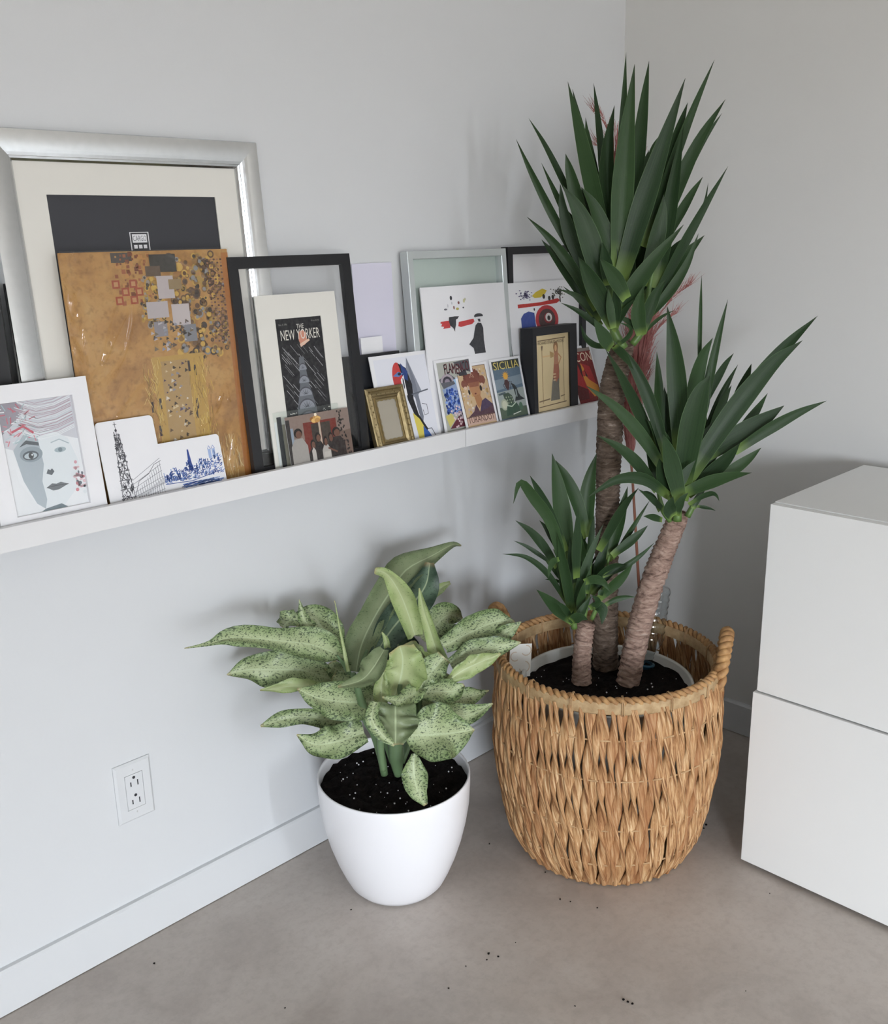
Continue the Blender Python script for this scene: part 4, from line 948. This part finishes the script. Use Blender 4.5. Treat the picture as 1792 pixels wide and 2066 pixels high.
# ---------------------------------------------------------------- leaf builders
FRONT = Vector((-.69, -.70, .18)).normalized()
def blade(P, wid, prof, fold, twist, nu, nv, waves=0, seed=0, curl=0):
    """P control points base to tip; prof(t) width factor; returns V, F, UV"""
    C = catmull(P, nv); V = []; UV = []; prev = None
    for i, c in enumerate(C):
        t = i/(nv-1); tg = (C[min(i+1, nv-1)]-C[max(i-1, 0)]).normalized()
        s = tg.cross(FRONT)
        if s.length < .05: s = tg.cross(Vector((0, 0, 1)))
        s.normalize(); nrm = s.cross(tg)
        if nrm.dot(FRONT) < 0: nrm = -nrm
        a = twist(t) if callable(twist) else twist
        if prev is None:
            up = sum((P[k+1]-P[k] for k in range(len(P)-1)), Vector()).cross(FRONT)
            if (up.z if abs(up.z) > .25*up.length else up.x) < 0: up = -up
            prev = up
        if s.dot(prev) < 0: s = -s
        prev = s; nrm = s.cross(tg)
        if nrm.dot(FRONT) < 0: nrm = -nrm
        s2 = s*math.cos(a)-nrm*math.sin(a); n2 = nrm*math.cos(a)+s*math.sin(a)
        hw = wid(t)/2 if callable(wid) else wid*prof(t)/2
        for j in range(nu):
            u = j/(nu-1)*2-1
            lift = fold*abs(u)*hw+(curl*hw*u*u)
            wv = waves*hw*abs(u)*noise.noise(Vector((t*5, u*1.2, seed)))*2 if waves else 0
            V.append(c+s2*(u*hw)+n2*(lift+wv)); UV.append((j/(nu-1), t))
    F = [[i*nu+j, i*nu+j+1, (i+1)*nu+j+1, (i+1)*nu+j] for i in range(nv-1) for j in range(nu-1)]
    return V, F, UV
def yuccamat():
    m = NT('yucca_leaf', .42, 0, .22); uv = m.n('ShaderNodeUVMap'); sp = m.n('ShaderNodeSeparateXYZ'); m.l(uv.outputs[0], sp.inputs[0])
    mp = m.n('ShaderNodeMapping'); mp.inputs['Scale'].default_value = (26, 1.2, 1); m.l(uv.outputs[0], mp.inputs[0])
    st = m.noise(mp.outputs[0], 1.6, 2); oi = m.n('ShaderNodeObjectInfo')
    dark = m.mix(oi.outputs['Random'], '1c2e1d', '2c4324'); c = m.mix(m.ramp(st, [(.3, .0), (.7, .5)]), dark, '38512e')
    c = m.mix(m.ramp(sp.outputs['Y'], [(.0, .8), (.05, .5), (.16, .0)]), c, '7a9448')
    c = m.mix(m.ramp(sp.outputs['Y'], [(.86, .0), (1.0, .7)]), c, '26301f')
    ed = m.math('ABSOLUTE', m.math('SUBTRACT', sp.outputs['X'], .5)); c = m.mix(m.ramp(ed, [(.47, .0), (.495, .45)]), c, '6d8a5c')
    m.color(c); m.bump(st, .12, .001); return m.m
M_yleaf = yuccamat()
def barkmat(name, a, b, d):
    m = NT(name, .85, 0, .2); v = m.coord('Object', (1, 1, 3.2)); n = m.noise(v, 34, 5, .65, 1.2); f = m.noise(m.coord('Object'), 150, 4, .7)
    c = m.ramp(n, [(.32, d), (.45, a), (.62, b), (.8, 'c2b6aa')]); c = m.mix(m.ramp(f, [(.55, .0), (.8, .5)]), c, d)
    m.color(c); m.bump(n, .8, .004); return m.m
M_bark = barkmat('yucca_bark', '5d4f44', '75665a', '392f29'); M_bark2 = barkmat('young_yucca_bark', '8f766a', 'ab9385', '5a473f')
def trunk(rows, mat, parent, seed, pitch=.0105):
    P = [Vector(r[:3])/1000 for r in rows]; R = [r[3]/10000 for r in rows]
    ln = sum((P[i+1]-P[i]).length for i in range(len(P)-1)); n = int(ln/.0021)+2; C = catmull(P, n); m = MB(); k = 40; b = 0
    for i, c in enumerate(C):
        t = i/(n-1); tg = (C[min(i+1, n-1)]-C[max(i-1, 0)]).normalized(); r = interp(R, t)
        a = tg.cross(Vector((0, 1, 0))).normalized(); d = tg.cross(a); s = t*ln
        for q in range(k):
            th = 2*PI*q/k
            x = s+.004*math.sin(th*2+seed)+.006*noise.noise(Vector((math.cos(th)*1.2, math.sin(th)*1.2, s*14+seed)))
            saw = (x/pitch) % 1; ridge = (.5-saw)*.0038*(1 if saw > .12 else saw/.12)
            rr = r*.985+ridge+.0016*noise.noise(Vector((math.cos(th)*3, math.sin(th)*3, s*60+seed)))
            m.V.append(c+(a*math.cos(th)+d*math.sin(th))*rr)
    m.F = [[i*k+q, i*k+(q+1) % k, (i+1)*k+(q+1) % k, (i+1)*k+q] for i in range(n-1) for q in range(k)]+[[(n-1)*k+q for q in range(k)]]
    return m.build('trunk', mat, parent, True)

# ---------------------------------------------------------------- potted yucca (stands inside the basket)
YB = Vector((-.607, -.427, .012))
yuc = tag(empty('potted_yucca', YB), 'tall three stemmed yucca in a white pot inside the woven basket', 'plant')
yuc.matrix_world = Matrix.Translation(YB)
pr = [(.0, 0), (.128, 0), (.132, .004), (.171, .347), (.174, .351), (.174, .354), (.170, .355), (.167, .351), (.150, .18), (.0, .17)]
MB().lathe(pr, 72).build('pot', M_pot2, yuc, True)
soil(.1655, .334, yuc, 3, .008); specks(40, .15, .336, yuc, 5)
LOC = Matrix.Translation(-YB)
def local(V): return [v-YB for v in V]
rl = random.Random(11); prof_y = lambda t: max(.012, (.68+.32*min(1, t/.36)**.9)*(1 if t < .42 else (1-((t-.42)/.58)**1.45)))
for key, mt, sd in (('A', M_bark, 1.0), ('B', M_bark2, 5.0), ('C', M_bark2, 9.0)):
    tr = trunk([[r[0]-YB.x*1000, r[1]-YB.y*1000, r[2]-YB.z*1000, r[3]] for r in TRUNK[key]], mt, yuc, sd)
    for row in YUCCA[key].split('\n'):
        a = [int(x) for x in row.split()]; P = [Vector(a[i:i+3])/1000-YB for i in range(1, len(a), 3)]
        tw = rl.uniform(-.45, .45); tw2 = tw+rl.uniform(-.35, .35); nv = 16
        V, F, UV = blade(P, a[0]/1000/max(.8, math.cos(tw)), prof_y, rl.uniform(.1, .34), lambda t: tw+(tw2-tw)*t, 5, nv)
        o = mesh('leaf', V, F, M_yleaf, tr, True, UV)

M_head = plain('lime_leaf_base', '5c7a3c', .45, var=.25)
for row in HEADS.split('\n'):
    a = [int(x) for x in row.split()]; P = [Vector(a[i:i+3])/1000-YB for i in range(0, len(a), 4)]; Rd = [a[i+3]/1000 for i in range(0, len(a), 4)]
    MB().tube(catmull(P, 14), [interp(Rd, i/13)*.8 for i in range(14)], 12).build('leaf_stalk', M_head, yuc, True)

# ---------------------------------------------------------------- woven basket
def hyacinth():
    m = NT('water_hyacinth_fibre', .62, 0, .3); uv = m.n('ShaderNodeUVMap'); mp = m.n('ShaderNodeMapping'); mp.inputs['Scale'].default_value = (9, 1.1, 1)
    m.l(uv.outputs[0], mp.inputs[0]); oi = m.n('ShaderNodeObjectInfo')
    ad = m.n('ShaderNodeVectorMath'); ad.operation = 'ADD'; m.l(mp.outputs[0], ad.inputs[0]); cb = m.n('ShaderNodeCombineXYZ')
    m.l(m.math('MULTIPLY', oi.outputs['Random'], 40), cb.inputs[0]); m.l(m.math('MULTIPLY', oi.outputs['Random'], 70), cb.inputs[1]); m.l(cb.outputs[0], ad.inputs[1])
    n = m.noise(ad.outputs[0], 1.4, 4, .65, .5)
    c = m.ramp(n, [(.34, '6a452c'), (.45, '9f734b'), (.55, 'bc9468'), (.68, 'd9bd95')])
    c = m.mix(m.ramp(oi.outputs['Random'], [(.0, .0), (.6, .0), (1.0, .5)]), c, '94603c'); m.color(c); m.bump(n, .35, .001); return m.m
M_fib = hyacinth()
def plainfib(name, a, b):
    m = NT(name, .6, 0, .3); n = m.noise(m.coord('Object', (1, 1, 1)), 60, 4, .6); m.color(m.ramp(n, [(.3, a), (.7, b)])); m.bump(n, .3, .001); return m.m
M_rope = plainfib('twisted_fibre_rope', '8a6340', 'bd9564'); M_bamboo = plainfib('split_bamboo', '9c7f5a', 'bca27c'); M_twine = plainfib('binding_twine', '9c7a55', 'c0a078')
BK = Vector((-.607, -.427, 0)); bas = tag(empty('woven_basket', BK), 'large round woven water hyacinth basket with rope handles', 'basket')
RP = [(0, .172), (.02, .183), (.05, .197), (.10, .211), (.16, .220), (.24, .2275), (.31, .2285), (.37, .225), (.405, .2205)]
def rz(z):
    for (a, r0), (b, r1) in zip(RP, RP[1:]):
        if z <= b: f = (z-a)/(b-a); return r0+(r1-r0)*f
    return RP[-1][1]
def strand(seed, phase):
    rd = random.Random(seed); n = 54; k = 14; V = []; UV = []; lean = rd.uniform(-.009, .009); pit = rd.uniform(.17, .21); ph = phase+rd.uniform(-.3, .3)
    for i in range(n):
        t = i/(n-1); z = .004+.404*t; r = rz(z)+.0012*math.sin(t*14+ph); off = lean*(t-.5)+.0012*math.sin(t*9+ph*3)
        a = ph+2*PI*z/pit; wob = 1+.16*noise.noise(Vector((t*6, seed, 0))); sz = .82+.18*rz(z)/.2285
        for q in range(k):
            th = 2*PI*q/k; c, s = math.cos(th), math.sin(th); cx, cy = .0104*wob*sz*c, .0060*s*(1-.3*abs(s)**4)
            x = cx*math.cos(a)-cy*math.sin(a); y = (cx*math.sin(a)+cy*math.cos(a))*.62
            V.append((r+y, off+x, z)); UV.append((q/k, t*4))
    F = [[i*k+q, i*k+(q+1) % k, (i+1)*k+(q+1) % k, (i+1)*k+q] for i in range(n-1) for q in range(k)]
    me = bpy.data.meshes.new('strand'); me.from_pydata(V, [], F); me.materials.append(M_fib); me.polygons.foreach_set('use_smooth', [True]*len(F))
    u = me.uv_layers.new(name='UVMap'); li = np.zeros(len(me.loops), 'i'); me.loops.foreach_get('vertex_index', li); u.data.foreach_set('uv', np.array(UV, 'f')[li].ravel()); me.update(); return me
VAR = [[strand(s+20*p, p*PI/2) for s in range(8)] for p in (0, 1)]; NS = 94; rb = random.Random(31)
for i in range(NS):
    o = bpy.data.objects.new('strand', rb.choice(VAR[i % 2])); COL.objects.link(o); o.parent = bas; o.rotation_euler = (0, 0, 2*PI*i/NS+rb.uniform(-.006, .006))
def ringpath(R, z, n=160): return [(R*math.cos(2*PI*k/n), R*math.sin(2*PI*k/n), z) for k in range(n)]
for z in (.346, .263, .153, .066): MB().tube(ringpath(rz(z)+.0015, z), .0019, 6, closed=True).build('weft_cord', M_twine, bas, True)
def twoply(path, closed, ply, off, turns, mat, name, parent, seg=9):
    n = len(path); P = [Vector(p) for p in path]
    for s in (0, PI):
        pts = []
        for i in range(n):
            tg = (P[(i+1) % n]-P[i-1]) if closed else (P[min(i+1, n-1)]-P[max(i-1, 0)]); tg.normalize()
            a = tg.cross(Vector((.31, .2, .93))).normalized(); b = tg.cross(a); th = s+2*PI*turns*i/n
            pts.append(P[i]+(a*math.cos(th)+b*math.sin(th))*off)
        MB().tube(pts, ply, seg, closed=closed).build(name, mat, parent, True)
twoply(ringpath(.217, .4195, 760), True, .0050, .0047, 46, M_rope, 'rim_rope', bas)
twoply(ringpath(.170, .0085, 500), True, .0046, .0043, 40, M_rope, 'base_rope', bas)
def band(r0, r1, z0, z1, name):
    m = MB(); n = 128; pf = [(r0, z0), (r1-.001, z0), (r1, z0+.003), (r1, z1-.003), (r1-.001, z1), (r0, z1), (r0, z0)]
    m.lathe(pf, n); return m.build(name, M_bamboo, bas, True)
band(.2215, .2262, .397, .4205, 'outer_rim_band'); band(.2065, .2105, .396, .4185, 'inner_rim_band')
MB().lathe([(0, .004), (.166, .004), (.166, .010), (0, .010)], 64).build('base', M_rope, bas)
lp = MB()
for d in (-.0016, .0016):
    lp.tube([(.2055, d, .398), (.2052, d, .420), (.212, d*.6, .4295), (.221, d*.4, .4270), (.2275, d, .4205), (.2275, d*1.3, .397), (.224, d, .3935), (.206, d, .394)], .0011, 6, closed=True)
wme = None
for k in range(15):
    if wme is None: o = lp.build('twine_wrap', M_twine, bas, True); wme = o.data
    else: o = bpy.data.objects.new('twine_wrap', wme); COL.objects.link(o); o.parent = bas
    o.rotation_euler = (0, 0, 2*PI*k/15+.12)
for ang, lean in ((-62, .012), (113, .022)):
    th = math.radians(ang); c = Vector((math.cos(th), math.sin(th), 0)); tdir = Vector((-c.y, c.x, 0))
    h = empty('handle', (0, 0, 0)); h.parent = bas; pts = []
    N = 150
    for i in range(N):
        a = PI*i/(N-1); hh = math.sin(a)**.8 if a < PI else 0
        pts.append(c*(.2185+lean*hh)+tdir*(-.048*math.cos(a))+Vector((0, 0, .385+.1*hh)))
    twoply(pts, False, .0072, .0068, 7.5, M_rope, 'rope', h, 10)

# ---------------------------------------------------------------- card tucked in the basket
t = tag(empty('product_card', (-.6985, -.2725, .372)), 'white card with a beige swirl tucked inside the basket rim', 'card')
t.rotation_euler = (-.12, .1, math.radians(22)-.9)
MB().box(-.024, 0, -.02, .024, .0008, .05).build('paper', M_matb, t)
a = Art(-.024, -.02, .024, .05, -.0002)
for (cx, cy, r) in ((.25, .62, .2), (.75, .8, .22), (.7, .3, .24)): a.line([(cx+r*math.cos(x), cy+r*.69*math.sin(x)) for x in [4.2*k/10+cx*5 for k in range(11)]], .03, 'c9b7a2')
a.build('swirl_print', t)

# ---------------------------------------------------------------- upturned plastic bottle in the soil
t = tag(empty('plastic_bottle', (-.474, -.433, .337)), 'clear ribbed plastic bottle stuck neck down in the yucca soil', 'bottle')
t.rotation_euler = (.04, .09, 0)
pf = [(.0125, .012), (.0130, .03), (.0145, .034), (.0125, .037), (.018, .05), (.027, .066), (.0305, .078)]
for k in range(7): z = .082+.014*k; pf += [(.0305, z), (.0278, z+.006), (.0305, z+.012)]
pf += [(.0305, .182), (.028, .188), (.012, .186), (0, .182)]
MB().lathe(pf, 40).build('bottle_body', M_pet, t, True)
MB().lathe([(0, .0), (.0152, .0), (.0152, .014), (.018, .0145), (.018, .017), (.0135, .018)], 32).build('blue_cap', plain('blue_cap', '2d5f78', .45), t, True)

# ---------------------------------------------------------------- dyed pampas stem in the corner
t = tag(empty('pampas_stem', (-.105, -.222, .002)), 'pink dyed pampas plume on a copper stem behind the yucca', 'dried flower')
AX = [(-105, -222, 2), (-126, -204, 180), (-140, -190, 377), (-149, -181, 515), (-159, -171, 667)]+PAMPAS
AX = [Vector(p)/1000-Vector((-.105, -.222, .002)) for p in AX]; C = catmull(AX, 60)
MB().tube(C, [.0042-.0026*i/59 for i in range(60)], 10).build('stem', M_copper, t, True)
def plumemat():
    m = NT('pink_plume', .8, 0, .15); n = m.noise(m.coord('Object'), 30, 3); m.color(m.ramp(n, [(.3, '8a504c'), (.7, 'b27a75')])); return m.m
m = MB(); rp = random.Random(14)
for _ in range(5200):
    f = rp.random(); z = .70+.66*f; k = min(range(60), key=lambda i: abs(C[i].z-z)); b = C[k]
    th = rp.uniform(0, 2*PI); env = (.25+.75*min(1, f*5))*(1-.15*f); L = rp.uniform(.05, .13); sp = rp.uniform(.006, .05)*env
    d = Vector((math.cos(th), math.sin(th), 0)); P = []
    tip = rp.uniform(-.02, .012)
    for q in range(5):
        s = q/4; P.append(b+d*sp*(s**.7)+Vector((0, 0, L*s-.05*s*s*max(0, tip*40)))+Vector((rp.gauss(0, .0016), rp.gauss(0, .0016), 0)))
    for p in P:
        p.x = min(p.x, .097); p.y = min(p.y, .214)
    w = .0008; base = len(m.V)
    for q, p in enumerate(P): ww = w*(1-.7*q/4); m.V += [p+Vector((ww, -ww, 0)), p-Vector((ww, -ww, 0))]
    m.F += [[base+2*q, base+2*q+1, base+2*q+3, base+2*q+2] for q in range(4)]
# a few arching side sprays
for (z0, dx, dy, up, n) in ((1.0, .075, -.075, .13, 26), (.95, .06, -.06, .11, 22), (1.02, .05, -.06, .15, 20), (1.36, -.05, .03, .06, 12), (1.44, -.035, .02, .05, 12), (1.22, -.05, .05, .06, 10)):
    k = min(range(60), key=lambda i: abs(C[i].z-z0)); b = C[k]; e = b+Vector((dx, dy, up))
    for _ in range(n*3):
        s0 = rp.random(); p0 = b.lerp(e, s0)+Vector((0, 0, .02*math.sin(PI*s0))); d = (e-b).normalized()*.03+Vector((rp.gauss(0, .007), rp.gauss(0, .007), rp.gauss(.004, .006))); base = len(m.V)
        for q in range(3): p = p0+d*(q/2); p.x = min(p.x, .097); ww = .0006*(1-.4*q); m.V += [p+Vector((ww, -ww, 0)), p-Vector((ww, -ww, 0))]
        m.F += [[base+2*q, base+2*q+1, base+2*q+3, base+2*q+2] for q in range(2)]
tag(m.build('plume', plumemat(), t), kind='stuff')

# ---------------------------------------------------------------- potted dieffenbachia
DB = Vector((-1.0145, -.2226, 0.0015)); die = tag(empty('potted_dieffenbachia', DB), 'speckled pale green dieffenbachia in a white egg shaped pot on the floor', 'plant')
pr = [(0, 0), (.074, 0), (.086, .003), (.096, .014), (.1065, .036), (.1185, .066), (.130, .102), (.139, .140), (.1455, .18), (.148, .22), (.1482, .240), (.1472, .2425), (.1445, .242), (.1435, .236), (.141, .18), (.11, .06), (0, .05)]
MB().lathe(pr, 96).build('pot', M_pot, die, True)
soil(.1425, .219, die, 8, .010, (0, .0)); specks(46, .12, .221, die, 6)
def dieffmat(name, pale, mid, dark, speck, amt):
    m = NT(name, .42, 0, .4); uv = m.n('ShaderNodeUVMap'); sp = m.n('ShaderNodeSeparateXYZ'); m.l(uv.outputs[0], sp.inputs[0])
    ed = m.math('ABSOLUTE', m.math('SUBTRACT', sp.outputs['X'], .5)); v = m.coord('Object'); n1 = m.noise(v, 26, 4, .6); n2 = m.noise(m.coord('Object', (1, 1, 1.7)), 240, 2, .5, .6); n3 = m.noise(v, 75, 3)
    c = m.mix(m.ramp(m.math('ADD', ed, m.math('MULTIPLY', m.math('SUBTRACT', n1, .5), .5)), [(.08, .0), (.42, 1.0)]), pale, mid)
    c = m.mix(m.ramp(n3, [(.4, .0), (.75, .45)]), c, pale)
    thr = m.math('ADD', n2, m.math('MULTIPLY', ed, .22)); c = m.mix(m.ramp(m.math('MULTIPLY', thr, amt), [(.59, .0), (.64, .85)]), c, dark)
    c = m.mix(m.ramp(ed, [(.0, .75), (.035, .0)]), c, 'bccaa4'); c = m.mix(m.ramp(ed, [(.465, .0), (.5, .7)]), c, speck)
    c = m.mix(m.ramp(sp.outputs['Y'], [(.94, .0), (1.0, .6)]), c, 'a58f68'); m.color(c); m.bump(n3, .15, .002)
    m.b.inputs['Subsurface Weight'].default_value = 0; return m.m
MD = [dieffmat('speckled_leaf', 'a8b48c', '7b9060', '2b3d26', '4c603b', .985), dieffmat('pale_leaf', 'a8b385', '8ea167', '536c3a', '7a8c54', .84),
      dieffmat('dark_leaf', '566c58', '24382a', '1b3324', '1f3626', .9), dieffmat('leaf_underside', '828e6c', '677653', '4b5f40', '5c7048', .86)]
M_stem = plain('green_stalk', '66805a', .45, var=.2)
for row in STEMS.split('\n'):
    a = [int(x) for x in row.split()]; P = [Vector(a[i:i+3])/1000-DB for i in range(0, len(a), 4)]; R = [a[i+3]/1000 for i in range(0, len(a), 4)]
    n = 20; MB().tube(catmull(P, n), [interp(R, i/(n-1)) for i in range(n)], 14).build('stalk', M_stem, die, True)
for li, row in enumerate(DIEF.split('\n')):
    a = [int(x) for x in row.split()]; tilt, tone, fold = math.radians(a[0]), a[1], a[2]/100; a = a[3:]
    P = [Vector(a[i:i+3])/1000-DB for i in range(0, len(a), 4)]; Wd = [a[i+3]/1000 for i in range(0, len(a), 4)]
    nv = 26; fn = lambda t: catmull([(w, 0, 0) for w in Wd], 101)[int(t*100)].x
    tab = [max(.0015, v.x*1.15) for v in catmull([(w, 0, 0) for w in Wd], nv)]
    V, F, UV = blade(P, lambda t: tab[int(round(t*(nv-1)))]/max(.75, math.cos(tilt)), None, fold, tilt, 15, nv, .42, li*3.7, .14)
    for v in V: v.y = min(v.y, -.012-DB.y)
    mesh('leaf', V, F, MD[tone], die, True, UV)

# ---------------------------------------------------------------- soil crumbs on the floor
m = MB(); rc = random.Random(4)
for x, y, s in CRUMBS:
    bm = bmesh.new(); bmesh.ops.create_icosphere(bm, subdivisions=1, radius=s/1000)
    for v in bm.verts: v.co = Vector((v.co.x*rc.uniform(.7, 1.5), v.co.y*rc.uniform(.7, 1.3), v.co.z*.6))*(1+rc.uniform(-.25, .25))
    bmesh.ops.translate(bm, verts=bm.verts, vec=(x/1000, y/1000, s*.0006)); m.bm(bm)
tag(m.build('soil_crumbs', M_soil), 'tiny dark soil crumbs scattered over the concrete floor', 'crumbs', None, 'stuff')
